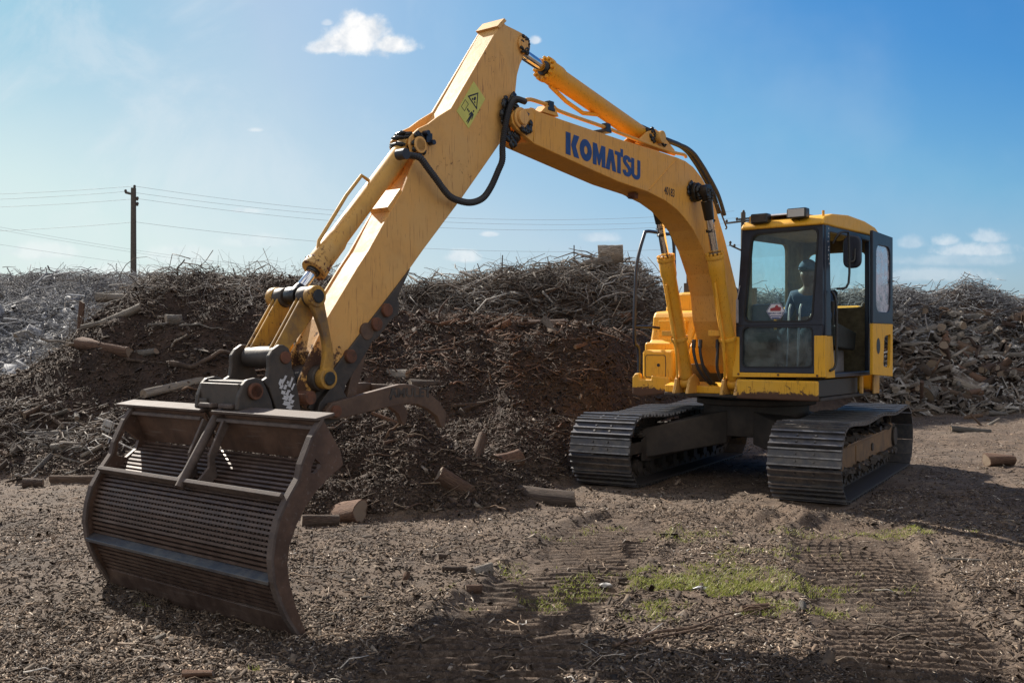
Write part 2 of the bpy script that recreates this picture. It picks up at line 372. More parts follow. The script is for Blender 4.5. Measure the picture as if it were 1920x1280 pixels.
def rrect(pts, rad, k=4):
    """rounded corners for a convex outline"""
    out = []; n = len(pts)
    for i in range(n):
        p, a, b = Vector(pts[i]), Vector(pts[i - 1]), Vector(pts[(i + 1) % n])
        q0 = p + (a - p).normalized() * rad; q1 = p + (b - p).normalized() * rad
        for j in range(k + 1):
            t = j / k; out.append(tuple(q0 * (1 - t) ** 2 + p * 2 * t * (1 - t) + q1 * t * t))
    return out

# ---------------------------------------------------------------- terrain
def hash2(ix, iy, seed):
    h = (ix.astype(np.int64) * 374761393 + iy.astype(np.int64) * 668265263 + seed * 974634777) & 0xffffffff
    h = ((h ^ (h >> 13)) * 1274126177) & 0xffffffff
    return ((h ^ (h >> 16)) & 0xffff) / 65535.
def vnoise(x, y, seed=0):
    ix, iy = np.floor(x), np.floor(y); fx, fy = x - ix, y - iy
    fx = fx * fx * (3 - 2 * fx); fy = fy * fy * (3 - 2 * fy)
    a = hash2(ix, iy, seed); b = hash2(ix + 1, iy, seed); c = hash2(ix, iy + 1, seed); d = hash2(ix + 1, iy + 1, seed)
    return a + (b - a) * fx + (c - a) * fy + (a - b - c + d) * fx * fy - .5
def fbm(x, y, s, o=4, seed=0):
    v = 0; a = 1; t = 0
    for i in range(o): v = v + a * vnoise(x / s * 2 ** i + 17.3 * i, y / s * 2 ** i - 9.1 * i, seed + i); t += a; a *= .55
    return v / t * 2
def sstep(t): t = np.clip(t, 0, 1); return t * t * (3 - 2 * t)
# heaps: bearing (x/y as sensor columns of a 1920 wide survey), foot distance, crest distance, crest height, far foot
HEAPS = {
 'near': [(330, 9.6, 10.8, 0, 12), (450, 9.3, 10.6, .45, 12), (560, 8.9, 10.3, .82, 12), (620, 8.75, 10.2, .86, 12), (700, 8.8, 10.2, .93, 12), (780, 8.9, 10.2, .86, 12), (850, 9.0, 10.2, .50, 12), (950, 9.2, 10.2, .26, 12), (1060, 9.6, 10.4, 0, 11.5)],
 'dark': [(-900, 9, 13, 0, 16), (-500, 9, 13, 1.0, 18), (-100, 10.4, 13.6, 1.0, 20), (0, 11.0, 14, 1.12, 20), (50, 11.1, 14.2, 1.22, 20), (100, 11.2, 14.5, 1.52, 20), (150, 11.2, 15, 1.9, 21), (200, 11.2, 15.3, 2.22, 21),
          (300, 11.2, 16, 2.62, 22), (400, 11.1, 16.3, 2.84, 22), (500, 11, 16.3, 2.88, 22), (600, 10.8, 16.3, 2.86, 22), (680, 10.7, 16, 2.75, 22), (745, 10.6, 15.2, 2.18, 21), (850, 10.5, 14.8, 2.10, 21), (950, 10.5, 14.6, 2.0, 21), (1100, 11.6, 14.8, 1.92, 21),
          (1150, 12.4, 15.2, 1.8, 21), (1200, 13.4, 16, 1.7, 21), (1260, 14.4, 17, 1.4, 21), (1340, 15.6, 18, .8, 21), (1430, 17, 19, 0, 21)],
 'brush': [(380, 16, 19, 0, 24), (560, 15.5, 18.5, 2.0, 25), (700, 15.2, 18, 2.75, 26), (800, 15, 18, 2.82, 26), (850, 14.9, 18, 2.92, 26), (900, 14.8, 18, 3.02, 26), (940, 14.8, 18, 3.20, 26), (1000, 14.8, 18, 3.08, 26), (1080, 14.9, 18, 3.12, 26), (1150, 15, 18, 3.14, 26), (1195, 15.2, 18.3, 3.06, 26),
           (1240, 15.6, 18.6, 2.62, 27), (1290, 16.2, 19, 2.35, 27), (1350, 17, 19.8, 2.25, 27), (1400, 18, 21, 2.7, 28), (1460, 18.6, 22, 2.85, 29), (1540, 19.5, 23, 2.95, 30), (1620, 20.5, 24, 2.95, 31), (1690, 21.2, 24.6, 2.98, 32), (1740, 21.6, 25.4, 2.75, 33), (1800, 21.8, 26, 2.86, 33), (1860, 21.9, 26, 2.88, 33), (1920, 21.9, 26, 2.78, 33), (2050, 22, 26, 2.6, 33), (2400, 22, 26, 2.0, 32), (3000, 22, 26, 0, 31)],
 'grey': [(-1600, 20, 28, 0, 40), (-900, 20, 28, 2.8, 40), (-300, 20, 29, 3.55, 42), (0, 20, 30, 3.70, 44), (100, 20, 30, 3.66, 44), (200, 20, 30, 3.62, 44), (300, 20, 30, 3.55, 44), (400, 20, 30, 3.45, 44), (560, 20, 30, 3.3, 44), (800, 22, 31, 2.6, 44), (1000, 23, 32, 1.5, 42), (1200, 24, 32, 0, 40)]}
def heap(name, x, y):
    T = np.array(HEAPS[name], float)
    px = 960 + 1850 * x / np.maximum(y, .5); px = np.where(y < 1, 9999, px)
    yb, yc, zc, ye = (np.interp(px, T[:, 0], T[:, i]) for i in (1, 2, 3, 4))
    zc = np.where((px < T[0, 0]) | (px > T[-1, 0]), 0, zc)
    wy = y + .55 * fbm(x, y, 2.2, 3, 31) + .18 * fbm(x, y, .5, 2, 37)
    t = (wy - yb) / (yc - yb); s = (ye - wy) / (ye - yc)
    up = np.clip(t, 0, 1); up = .55 * up ** .85 + .45 * sstep(up)
    return zc * np.where(t < 1, up, sstep(s))
RUTS = [((.90, 8.6), (-.05, 5.4), (-.35, 4.2), .46), ((2.85, 8.4), (2.15, 5.6), (1.95, 4.2), .46)]
def rut_coord(x, y):
    best = np.full(x.shape, 9.); yy = y
    for a, b, c, hw in RUTS:
        ys = np.array([c[1], b[1], a[1]]); xs = np.array([c[0], b[0], a[0]])
        cx = np.interp(y, ys, xs); d = np.abs(x - cx) / hw
        d = d + np.clip((y - a[1]) * 2, 0, 9) + np.clip((3.2 - y), 0, 9)
        best = np.minimum(best, d)
    return best
def ground_z(x, y):
    x = np.asarray(x, float); y = np.asarray(y, float)
    H = {k: heap(k, x, y) for k in HEAPS}
    H['brush'] = H['brush'] * .90 * (1 + .17 * fbm(x, y, 2.0, 3, 23)); H['grey'] = H['grey'] * .94 * (1 + .10 * fbm(x, y, 3.0, 3, 25)); H['dark'] = H['dark'] * .97 * (1 + .07 * fbm(x, y, 1.8, 3, 27))
    z = np.maximum.reduce(list(H.values()))
    m = np.clip(z / .25, 0, 1)
    z = z + m * (.20 * fbm(x, y, 1.6, 4, 3) + .10 * np.abs(fbm(x, y, .45, 3, 8)) + .035 * fbm(x, y, .12, 2, 12))
    flat = 1 - m; near = np.clip(1.6 - y / 14, .3, 1)
    micro = .045 * fbm(x, y, 1.7, 3, 40) + .022 * fbm(x, y, .32, 3, 44) + .012 * fbm(x, y, .09, 2, 46)
    d = rut_coord(x, y)
    inr = sstep((1.12 - d + .35 * vnoise(x / .3, y / .3, 66)) / .35) * sstep((y - 2) / 1)
    strength = .60 + 1.0 * vnoise(x / .5, y / .6, 51) + .2 * vnoise(x / .22, y / .12, 59) + .30 * sstep((6.2 - y) / 1.5)
    rid = (.5 + .5 * np.cos((y + .05 * x + .022 * fbm(x, y, .8, 2, 55)) * 2 * math.pi / .104)) ** 1.3
    dep = inr * (-.050 + .062 * rid * np.clip(strength, 0, 1.2))
    lip = .022 * np.exp(-((d - 1.2) / .13) ** 2) * (.6 + 1.2 * np.clip(vnoise(x / .25, y / .25, 57) + .3, 0, 1)) * (d < 3)
    z = z + flat * (micro * (1 - .6 * inr) + dep + lip)
    z = z + .07 * np.exp(-((x - 1.2) ** 2 / 1.1 + (y - 4.5) ** 2 / .5)) * flat
    for (cx, cy, r, h) in ((2.42, 8.75, .30, .045), (2.62, 8.95, .22, .04), (2.1, 8.9, .3, .03), (-.52, 6.0, .18, .05), (-.25, 6.6, .2, .05)):
        q = np.exp(-(((x - cx) ** 2 + (y - cy) ** 2) / r ** 2)); z = z + h * q * np.clip(1 + 1.6 * fbm(x, y, .16, 3, 61), 0, 2)
    return z
def mound_mask(x, y):
    return np.clip(np.maximum.reduce([heap(k, x, y) for k in HEAPS]) / .35 + .3 * fbm(x, y, .8, 3, 70) * (heap('dark', x, y) + heap('near', x, y) > .02), 0, 1)
def gz(x, y): return float(ground_z(np.array([x]), np.array([y]))[0])
def hit(px, py):
    """first point of the terrain seen along a bearing from the survey station"""
    a = (px - 960) / 1850; b = (640 - py) / 1850
    t = np.concatenate([np.arange(3.5, 34, .02)])
    g = ground_z(a * t, t); below = (1.6 + b * t) < g
    i = int(np.argmax(below)) if below.any() else len(t) - 1
    return Vector((a * t[i], t[i], g[i]))
def terrain():
    th = R(33); fine = np.linspace(-th, th, 900)
    coarse = np.linspace(th, 2 * math.pi - th, 80)[1:-1]
    ang = np.concatenate([fine, coarse]); n = len(ang)
    rr = [0.4, 1, 1.6, 2.2, 2.8, 3.2]
    while rr[-1] < 34: rr.append(rr[-1] * (1.0027 if 3.9 < rr[-1] < 8.6 else 1.0066))
    while rr[-1] < 3500: rr.append(rr[-1] * 1.25)
    rr = np.array(rr); A, D = np.meshgrid(ang, rr)
    X = D * np.sin(A); Y = D * np.cos(A); Z = ground_z(X, Y)
    V = np.stack([X, Y, Z], -1).reshape(-1, 3); m = len(rr)
    i = np.arange(m - 1)[:, None] * n; j = np.arange(n)[None, :]; j2 = (j + 1) % n
    F = np.stack([i + j, i + j2, i + n + j2, i + n + j], -1).reshape(-1, 4)[:, ::-1]
    mk = mound_mask(X, Y).ravel()
    Hs = {k: heap(k, X, Y) for k in HEAPS}; top = np.maximum.reduce(list(Hs.values()))
    pale = (np.clip((Hs['grey'] - top + .12) / .1, 0, 1) * (Hs['grey'] > .2) * 1.0).ravel()
    rutm = (sstep((1.1 - rut_coord(X, Y)) / .2) * np.clip(.45 + 1.2 * vnoise(X / .5, Y / .6, 51) + .8 * vnoise(X / .15, Y / .15, 63), 0, 1)).ravel()
    V = np.concatenate([V, [[0, 0, gz(0, .4)]]]); mk = np.append(mk, 0); pale = np.append(pale, 0); rutm = np.append(rutm, 0)
    o = np_mesh('ground', V, F, [M['ground']], True, None, ('mound', mk))
    for nm, arr in (('pale', pale), ('rut', rutm)): at_ = o.data.attributes.new(nm, 'FLOAT', 'POINT'); at_.data.foreach_set('value', arr.astype(np.float32))
    bm = bmesh.new(); bm.from_mesh(o.data); bm.verts.ensure_lookup_table()
    c = bm.verts[len(V) - 1]
    for k in range(n):
        f = bm.faces.new((c, bm.verts[(k + 1) % n], bm.verts[k])); f.smooth = True
    bm.to_mesh(o.data); bm.free()
    tag(o, kind='structure')
terrain()
# ---------------------------------------------------------------- excavator, built in its own frame: x forward, y to its left, z up
PHI = 38.5; SC = (2.94, 11.9)
EX = empty('excavator', None, (SC[0], SC[1], 0), R(-(90 + PHI)))
tag(EX, 'yellow tracked excavator with slatted rake bucket resting on the mulch ground', 'excavator')
TR = {
  'arm_side': [(4.94, 4.19), (4.99, 4.13), (5.56, 3.37), (5.71, 3.28), (5.81, 3.21), (5.91, 3.16), (5.96, 3.12), (6.0, 3.08), (6.01, 3.03), (5.99, 2.98), (5.96, 2.95), (5.95, 2.92), (6.0, 2.84), (6.08, 2.68), (6.13, 2.62), (6.41, 2.23), (6.51, 2.11), (6.78, 1.76), (6.94, 1.5), (7.01, 1.37), (7.05, 1.26), (7.01, 1.2), (6.96, 1.16), (6.93, 1.2), (6.81, 1.32), (6.66, 1.47), (6.51, 1.63), (6.07, 2.06), (5.87, 2.27), (5.44, 2.7), (5.11, 3.05), (4.97, 3.2), (4.89, 3.29), (4.79, 3.4), (4.77, 3.53), (4.77, 3.66), (4.75, 3.79), (4.71, 3.89), (4.66, 3.97), (4.59, 4.04), (4.58, 4.09), (4.63, 4.15), (4.73, 4.16), (4.9, 4.17)],
  'arm_core': [(4.95, 4.17), (4.99, 4.13), (5.56, 3.36), (5.66, 3.24), (5.9, 2.85), (6.08, 2.67), (6.13, 2.62), (6.41, 2.22), (6.51, 2.1), (6.78, 1.75), (6.9, 1.53), (6.87, 1.43), (6.66, 1.47), (6.51, 1.64), (6.07, 2.07), (5.87, 2.27), (5.44, 2.71), (5.11, 3.07), (4.97, 3.22), (4.87, 3.36), (4.81, 3.52), (4.79, 3.66), (4.78, 3.78), (4.74, 3.89), (4.69, 3.96), (4.67, 4.03), (4.68, 4.1), (4.8, 4.15)],
  'armpins': [(4.85, 3.43), (4.67, 4.07), (5.92, 3.04), (6.85, 1.36), (7.01, 1.24)],
  'boom': [(4.63, 3.53), (4.53, 3.52), (4.17, 3.51), (3.21, 3.49), (2.68, 3.49), (2.31, 3.48), (2.21, 3.48), (2.03, 3.47), (1.85, 3.43), (1.66, 3.34), (1.55, 3.26), (1.37, 3.09), (1.19, 2.83), (1.11, 2.71), (0.86, 2.26), (0.74, 2.02), (0.63, 1.78), (0.57, 1.54), (0.6, 1.32), (0.74, 1.24), (0.9, 1.24), (1.03, 1.33), (1.17, 1.54), (1.25, 1.71), (1.31, 1.82), (1.36, 2.1), (1.46, 2.33), (1.64, 2.58), (1.85, 2.77), (2.03, 2.87), (2.21, 2.95), (2.44, 3.01), (2.78, 3.06), (3.31, 3.09), (3.84, 3.15), (4.61, 3.24), (4.64, 3.25)],
  'boomtip': [(4.82, 3.49), (4.65, 3.53), (4.4, 3.52), (4.4, 3.27), (4.61, 3.24), (4.64, 3.25), (4.84, 3.32), (4.9, 3.36), (4.92, 3.42), (4.89, 3.46)],
  'boompins': [(4.81, 3.42), (1.57, 3.21)],
  'armcyl': [(4.63, 4.08), (4.23, 3.93), (2.77, 3.62), (2.56, 3.62)],
  'boomcyl_n': [(1.86, 3.16), (1.68, 2.48), (1.34, 1.31)],
  'boomcyl_f': [(1.84, 2.89), (1.62, 2.5), (1.09, 1.18), (0.98, 1.12)],
  'bktcyl': [(5.9, 3.04), (6.16, 2.78), (6.82, 2.13), (6.88, 2.05), (6.93, 1.88)],
  'links': [(7.01, 1.88), (6.92, 1.36), (7.22, 1.5)],
  'ear': [(7.22, 1.58), (7.25, 1.58), (7.3, 1.55), (7.33, 1.51), (7.33, 1.44), (7.34, 1.38), (7.38, 1.36), (7.33, 1.31), (7.27, 1.16), (7.08, 1.15), (7.1, 1.26), (7.13, 1.38), (7.15, 1.43), (7.16, 1.52), (7.18, 1.56)],
  'lug': [(7.44, 1.38), (7.5, 1.37), (7.53, 1.34), (7.56, 1.27), (7.57, 1.19), (7.3, 1.16), (7.32, 1.24), (7.36, 1.32), (7.39, 1.37)],
  'lugpin': [(7.45, 1.3)],
  'thumb': [(6.88, 1.1), (6.89, 1.15), (6.84, 1.2), (6.54, 1.25), (6.22, 1.3), (6.15, 1.3), (6.08, 1.29), (5.95, 1.25), (5.81, 1.16), (5.73, 1.07), (5.75, 0.97), (5.79, 0.97), (5.83, 1.05), (5.93, 1.11), (6.04, 1.15), (6.16, 1.16), (6.38, 1.14), (6.78, 1.09)],
  'thumbpin': [(6.82, 1.15), (6.44, 1.67), (6.59, 1.25), (6.26, 1.82)],
  'thumbbase': [(6.01, 2.13), (6.87, 1.29), (6.96, 1.17), (6.87, 1.08), (6.77, 1.07), (6.68, 1.17), (6.63, 1.31), (6.44, 1.53), (6.39, 1.6), (6.33, 1.63), (6.28, 1.68), (6.21, 1.75), (6.14, 1.79), (6.12, 1.85), (6.15, 1.9)],
  'decal': [(5.3, 3.63), (5.16, 3.52), (5.36, 3.25), (5.5, 3.36)],
  'komatsu': [(4.16, 3.23), (4.16, 3.41), (2.97, 3.15), (2.89, 3.33)],
  'num': [(2.45, 3.08), (2.27, 3.06), (2.45, 3.13)],
  'weld': [(2.21, 3.46), (2.76, 3.08)],
  'pipe': [(4.62, 3.6), (4.4, 3.6), (4.34, 3.6), (4.29, 3.6), (4.23, 3.58), (3.96, 3.57), (3.49, 3.56), (3.05, 3.54), (2.25, 3.52), (1.99, 3.53), (1.95, 3.5)],
  'hose': [(6.14, 2.93), (6.07, 2.93), (6.0, 2.92), (5.92, 2.86), (5.83, 2.79), (5.7, 2.69), (5.59, 2.66), (5.44, 2.66), (5.3, 2.71), (5.2, 2.81), (5.11, 2.95), (5.06, 3.04), (5.02, 3.17), (4.98, 3.34), (4.94, 3.46), (4.89, 3.54), (4.84, 3.57), (4.73, 3.57)],
  'hose2': [(2.66, 3.73), (2.53, 3.72), (2.31, 3.69), (2.07, 3.68), (1.86, 3.67), (1.69, 3.63), (1.57, 3.57), (1.45, 3.5), (1.35, 3.43), (1.25, 3.36), (1.11, 3.24), (0.97, 3.05)],
  'bracket': [(2.85, 3.57), (2.69, 3.67), (2.55, 3.72), (2.42, 3.69), (2.16, 3.57), (2.14, 3.51), (2.91, 3.52)],
  'cabout': [(0.32, 1.21), (1.35, 1.23), (1.34, 2.8), (0.44, 2.8)],
  'paneU': [(0.54, 2.75), (1.29, 2.77), (1.22, 1.8), (0.45, 1.8)],
  'paneL': [(0.44, 1.76), (1.22, 1.75), (1.22, 1.33), (0.43, 1.32)],
  'strip': [(0.41, 1.65), (0.41, 1.27), (1.24, 1.65), (1.35, 1.65)],
  'sticker': [(0.81, 1.92), (0.69, 1.92)],
  'lights': [(0.69, 2.83), (1.07, 2.86)],
  'cabside': [(1.27, 2.8), (1.16, 2.88), (1.03, 2.92), (0.59, 2.95), (0.09, 2.94), (-0.32, 2.89), (-0.39, 2.85), (-0.27, 2.85), (-0.23, 1.24)],
  'door': [(0.17, 2.82), (-0.38, 2.76), (-0.41, 1.16), (0.17, 1.21)],
  'sideopen': [(1.06, 2.82), (-0.12, 2.81), (-0.12, 1.24), (1.06, 1.24)],
  'mirror': [(1.0, 2.55)],
  'sidewin': [(1.08, 2.71), (0.15, 2.75), (0.15, 1.85)],
  'rearwin': [(0.45, 2.63), (1.15, 2.65), (1.15, 2.17)],
  'headp': [(0.36, 2.44), (0.19, 2.09), (-0.06, 1.6)],
  'rail': [(0.75, 0.98), (0.74, 1.5), (0.84, 1.63), (0.81, 2.31), (0.76, 2.61), (0.61, 2.91), (0.55, 2.96), (0.35, 2.97)],
  'apron': [(0.38, 1.19), (1.29, 1.21), (1.25, 1.0), (0.38, 0.98)],
}
VC = -.03
def mid(a, b, t=.5): return tuple(x + (y - x) * t for x, y in zip(a, b))
def p3(p, v): return (p[0], v, p[1])
def text_mesh(name, s, size, matr, M4, parent, bold=.0, extrude=.001):
    c = bpy.data.curves.new(name, 'FONT'); c.body = s; c.size = size; c.extrude = extrude; c.offset = bold; c.align_x = 'CENTER'; c.align_y = 'CENTER'; c.resolution_u = 3
    t = bpy.data.objects.new(name + '_tmp', c); col.objects.link(t)
    me = bpy.data.meshes.new_from_object(t); bpy.data.objects.remove(t); bpy.data.curves.remove(c)
    me.transform(M4); me.materials.clear(); me.materials.append(matr)
    o = bpy.data.objects.new(name, me); col.objects.link(o); o.parent = parent; return o
def basis(o, xd, yd):
    x = Vector(xd).normalized(); y = Vector(yd).normalized(); z = x.cross(y).normalized(); y = z.cross(x)
    m = Matrix((x, y, z)).transposed().to_4x4(); m.translation = Vector(o); return m

# ---- tracks
UC = empty('undercarriage', EX, (0, 0, 0), R(7.5))
tag(UC)
def shoe_mesh():
    m = MB(); w = .36
    prof = [(-.093, 0), (-.093, .012), (-.088, .038), (-.072, .038), (-.066, .014), (-.012, .014), (-.007, .034), (.007, .034), (.012, .014), (.066, .014), (.072, .038), (.088, .038), (.096, .004), (.096, 0)]
    m.prism(prof, -w, w)
    for y in (-.09, .09):
        for x in (-.038, .038): m.cyl((x, y, .014), (x, y, .032), .013, 6)
    for x in (-.08, 0, .08): m.box((x - .0072, -w + .004, .0345 if x == 0 else .0385), (x + .0072, w - .004, .0365 if x == 0 else .0405), 1)
    return m
_sh = shoe_mesh().build('track_shoe', [M['shoe'], M['polish']], None); SHOE = _sh.data; bpy.data.objects.remove(_sh)
def track_path():
    r = .36; L = 1.66; pts = []
    zc = r + .035
    n = 60
    for i in range(n): x = -L + .12 + (2 * L - .24) * i / n; pts.append((x, .035 + .0, 0))
    for i in range(40):
        a = -math.pi / 2 + math.pi * i / 40; pts.append((L + r * math.cos(a) * 1.0, zc + r * math.sin(a), 0))
    for i in range(60):
        x = L - 2 * L * i / 60; s = -.035 * math.sin(math.pi * ((x + L) / (2 * L)) * 2) ** 2; pts.append((x, zc + r + s, 0))
    for i in range(40):
        a = math.pi / 2 + math.pi * i / 40; pts.append((-L + r * math.cos(a), zc + r * math.sin(a), 0))
    P = [Vector((p[0], p[1])) for p in pts]
    d = [0]
    for i in range(len(P)): d.append(d[-1] + (P[(i + 1) % len(P)] - P[i]).length)
    return P, d
TP, TD = track_path()
def at_path(s):
    s = s % TD[-1]; import bisect
    i = bisect.bisect_right(TD, s) - 1; i = min(i, len(TP) - 1); a, b = TP[i], TP[(i + 1) % len(TP)]
    t = (s - TD[i]) / max(TD[i + 1] - TD[i], 1e-6); return a.lerp(b, t), (b - a).normalized()
def make_track(side):
    y0 = 1.1 * side
    t = empty('track', EX, (0, 0, 0), R(7.5)); inner = -side
    N = 47; pitch = TD[-1] / N
    for i in range(N):
        p, tg = at_path(i * pitch + .05)
        o = bpy.data.objects.new('track_shoe', SHOE); col.objects.link(o); o.parent = t
        nx, nz = tg.y, -tg.x       # outward
        o.matrix_local = Matrix(((-tg.x, 0, nx, p.x), (0, 1, 0, y0), (-tg.y, 0, nz, p.y), (0, 0, 0, 1)))
    ch = MB()
    for i in range(N):
        for dy in (-.085, .085):
            a, tg = at_path(i * pitch + .05 - pitch * .47); b, _ = at_path(i * pitch + .05 + pitch * .47); 
            n = Vector((tg.y, -tg.x)); q = [a + n * -.002, b + n * -.002, b - n * .085, a - n * .085]
            ch.prism([(v.x, v.y) for v in q], y0 + dy - .02, y0 + dy + .02)
        a, tg = at_path(i * pitch + .05 + pitch * .5); n = Vector((tg.y, -tg.x)); c = a - n * .045
        ch.cyl((c.x, y0 - .12, c.y), (c.x, y0 + .12, c.y), .026, 8)
    ch.build('chain', M['undercarriage'], t)
    # idler at the front, sprocket at the rear
    idl = MB(); idl.cyl((1.62, y0 - .06, .395), (1.62, y0 + .06, .395), .29, 28); idl.cyl((1.62, y0 - .16, .395), (1.62, y0 + .16, .395), .13, 18)
    idl.build('idler', M['undercarriage'], t, .01)
    sp = MB(); teeth = []
    for k in range(21):
        for f, r in ((0, .27), (.3, .27), (.4, .315), (.6, .315), (.7, .27)):
            a = 2 * math.pi * (k + f) / 21; teeth.append((-1.62 + r * math.cos(a), .395 + r * math.sin(a)))
    sp.prism(teeth, y0 - .03, y0 + .03); sp.cyl((-1.62, y0, .395), (-1.62, y0 + side * .19, .395), .17, 20); sp.cyl((-1.62, y0 + side * .19, .395), (-1.62, y0 + side * .22, .395), .12, 20)
    sp.build('sprocket', M['undercarriage'], t, .006)
    for k in range(8):
        x = -1.22 + 2.5 * k / 7; m = MB()
        m.cyl((x, y0 - .15, .165), (x, y0 + .15, .165), .07, 14); m.cyl((x, y0 - .13, .165), (x, y0 - .09, .165), .088, 14); m.cyl((x, y0 + .09, .165), (x, y0 + .13, .165), .088, 14)
        m.build('track_roller', M['undercarriage'], t)
    for x in (-.6, .7):
        m = MB(); m.cyl((x, y0 - .1, .62), (x, y0 + .1, .62), .05, 12); m.build('carrier_roller', M['undercarriage'], t)
    fr = MB()
    top = [(-1.72, .26), (-1.78, .40), (-1.70, .53), (-1.42, .58), (-1.30, .53), (1.18, .53), (1.30, .48), (1.32, .36), (1.30, .24), (1.1, .22), (-1.3, .22), (-1.5, .20)]
    fr.prism(top, y0 + side * .165, y0 + side * .19); fr.prism([(x, z) for x, z in top], y0 - side * .19, y0 - side * .165)
    fr.box((-1.3, y0 - .16, .50), (1.3, y0 + .16, .535)); fr.box((-1.25, y0 + side * .19, .235), (1.25, y0 + side * .235, .255)); fr.box((-1.25, y0 + side * .19, .50), (1.2, y0 + side * .215, .525))
    # front yoke
    fr.box((1.28, y0 - .19, .33), (1.72, y0 - .16, .46)); fr.box((1.28, y0 + .16, .33), (1.72, y0 + .19, .46))
    fr.build('track_frame', M['track_frame'] if side > 0 else M['undercarriage'], t, .008)
    cov = MB(); cov.prism([(.15, .30), (.15, .47), (.62, .47), (.62, .30)], y0 + side * .19, y0 + side * .198);    cov.build('access_cover', M['track_frame'], t)
    cov = MB(); cov.cyl((-.25, y0 + side * .17, .38), (-.25, y0 + side * .205, .38), .045, 14); cov.build('grease_plug', M['ear'], t)
    md = MB(); rm = random.Random(40 + side)
    for k in range(170):
        x = rm.uniform(-1.55, 1.5); y = y0 + rm.uniform(-.20, .20); z = .535 + abs(rm.gauss(0, .012)) if rm.random() < .6 else .24; y = y if z > .5 else y0 + side * rm.uniform(.19, .24); e = rm.uniform(.012, .04)
        md.box((x - e * 1.6, y - e, z - e * .6), (x + e * 1.6, y + e, z + e * .7), 0, Matrix.Rotation(rm.uniform(0, 3), 3, Vector((rm.uniform(-.4, .4), rm.uniform(-.4, .4), 1)).normalized()))
    md.build('packed_mud', M['undercarriage'], t)['kind'] = 'stuff'
    return t
make_track(1); make_track(-1)
xf = MB()
xf.cyl((0, 0, .50), (0, 0, .86), .62, 40); xf.cyl((0, 0, .86), (0, 0, .93), .70, 48)
for sx in (1, -1):
    for sy in (1, -1):
        a0, a1 = (sx * .15, sy * .25), (sx * .60, sy * .15); b0, b1 = (sx * .62, sy * .95), (sx * 1.22, sy * .95)
        vs = [(a0[0], a0[1], .42), (a1[0], a1[1], .42), (b1[0], b1[1], .26), (b0[0], b0[1], .26), (a0[0], a0[1], .82), (a1[0], a1[1], .80), (b1[0], b1[1], .60), (b0[0], b0[1], .62)]
        xf.add(vs, [(0, 3, 2, 1), (4, 5, 6, 7), (0, 1, 5, 4), (1, 2, 6, 5), (2, 3, 7, 6), (3, 0, 4, 7)])
xf.build('centre_frame', M['undercarriage'], UC, .015)
m = MB(); m.box((.5, .02, .55), (.66, .05, .61)); 
rb = MB(); rb.cyl((0, 0, .93), (0, 0, .985), .60, 48); rb.build('swing_bearing', M['black'], UC)

# ---- revolving deck
DK = MB()
arc_ = [(-1.47 * math.sin(a), -1.47 * math.cos(a)) for a in np.linspace(R(32), R(148), 18)]
DK.prism([(.86, -1.10), (.9, -.62), (1.15, -.60), (1.20, .34), (1.28, .36), (1.28, 1.30)] + list(reversed(arc_)), .985, 1.02, 'z')
DK.box((-1.2, -.42, 1.02), (1.12, -.36, 1.34)); DK.box((-1.2, .30, 1.02), (1.12, .345, 1.34)); DK.box((-1.2, -.36, 1.02), (.1, .30, 1.10))
DK.build('deck', M['undercarriage'], EX, .008)
ap = MB()
ap.box((1.285, .385, .985), (1.33, 1.285, 1.195)); ap.build('deck_apron', M['apron'], EX, .02, 3)
pn = MB(); pn.box((1.331, .50, 1.03), (1.335, .60, 1.09)); pn.build('badge', M['apron'], EX)
ct = MB()
ct.prism([(-1.49 * math.sin(a), -1.49 * math.cos(a)) for a in np.linspace(R(40), R(140), 22)], .99, 1.95, 'z'); ct.build('counterweight', M['yellow'], EX, .06, 3)
hd = MB(); hd.prism([(-.40, -1.15)] + [(-1.40 * math.sin(a), -1.40 * math.cos(a)) for a in np.linspace(R(50), R(130), 16)] + [(-.40, 1.15)], 1.02, 2.02, 'z')
hd.build('engine_hood', M['yellow'], EX, .05, 3)
ex = MB(); ex.cyl((-1.0, -.5, 2.0), (-1.0, -.5, 2.3), .055, 16); ex.build('exhaust_pipe', M['ear'], EX)
# stepped boxes and tank on the right
bx = MB()
bx.box((.60, -1.05, 1.02), (.90, -.62, 1.50))
bx.prism([(.60, 1.02), (.60, 1.60), (.52, 1.57), (.46, 1.62), (.42, 1.74), (.40, 1.90), (.36, 1.97), (.05, 1.99), (.05, 1.02)], -1.20, -.60)
bx.build('tool_box', M['yellow'], EX, .04, 4)
dr = MB(); dr.ring(rrect([(-1.00, 1.17), (-.72, 1.17), (-.72, 1.44), (-1.00, 1.44)], .03), rrect([(-.993, 1.177), (-.727, 1.177), (-.727, 1.433), (-.993, 1.433)], .028), .8995, .9025, 'u'); dr.cyl((.90, -.82, 1.32), (.905, -.82, 1.32), .02, 12)
dr.build('box_door_seam', M['black'], EX)
tk = MB()
tk.prism([(-1.22, 1.02)] + [(-.97 - .25 * math.cos(a_), 1.97 + .25 * math.sin(a_)) for a_ in np.linspace(0, math.pi / 2, 8)] + [(-.58, 2.22), (-.58, 1.02)], -.80, .06, 'u')
tk.build('fuel_tank', M['yellow'], EX, .05, 4)
tp = MB(); tp.prism([(-1.08, 1.66), (-.70, 1.66), (-.70, 1.86), (-1.08, 1.86)], .42, .455, 'u'); tp.build('tank_panel', M['yellow'], EX, .01)
fc = MB(); fc.cyl((-.35, -.70, 2.20), (-.35, -.70, 2.36), .12, 20); fc.cyl((-.35, -.70, 2.36), (-.35, -.70, 2.40), .09, 20); fc.build('filler_cap', M['yellow'], EX, .01)
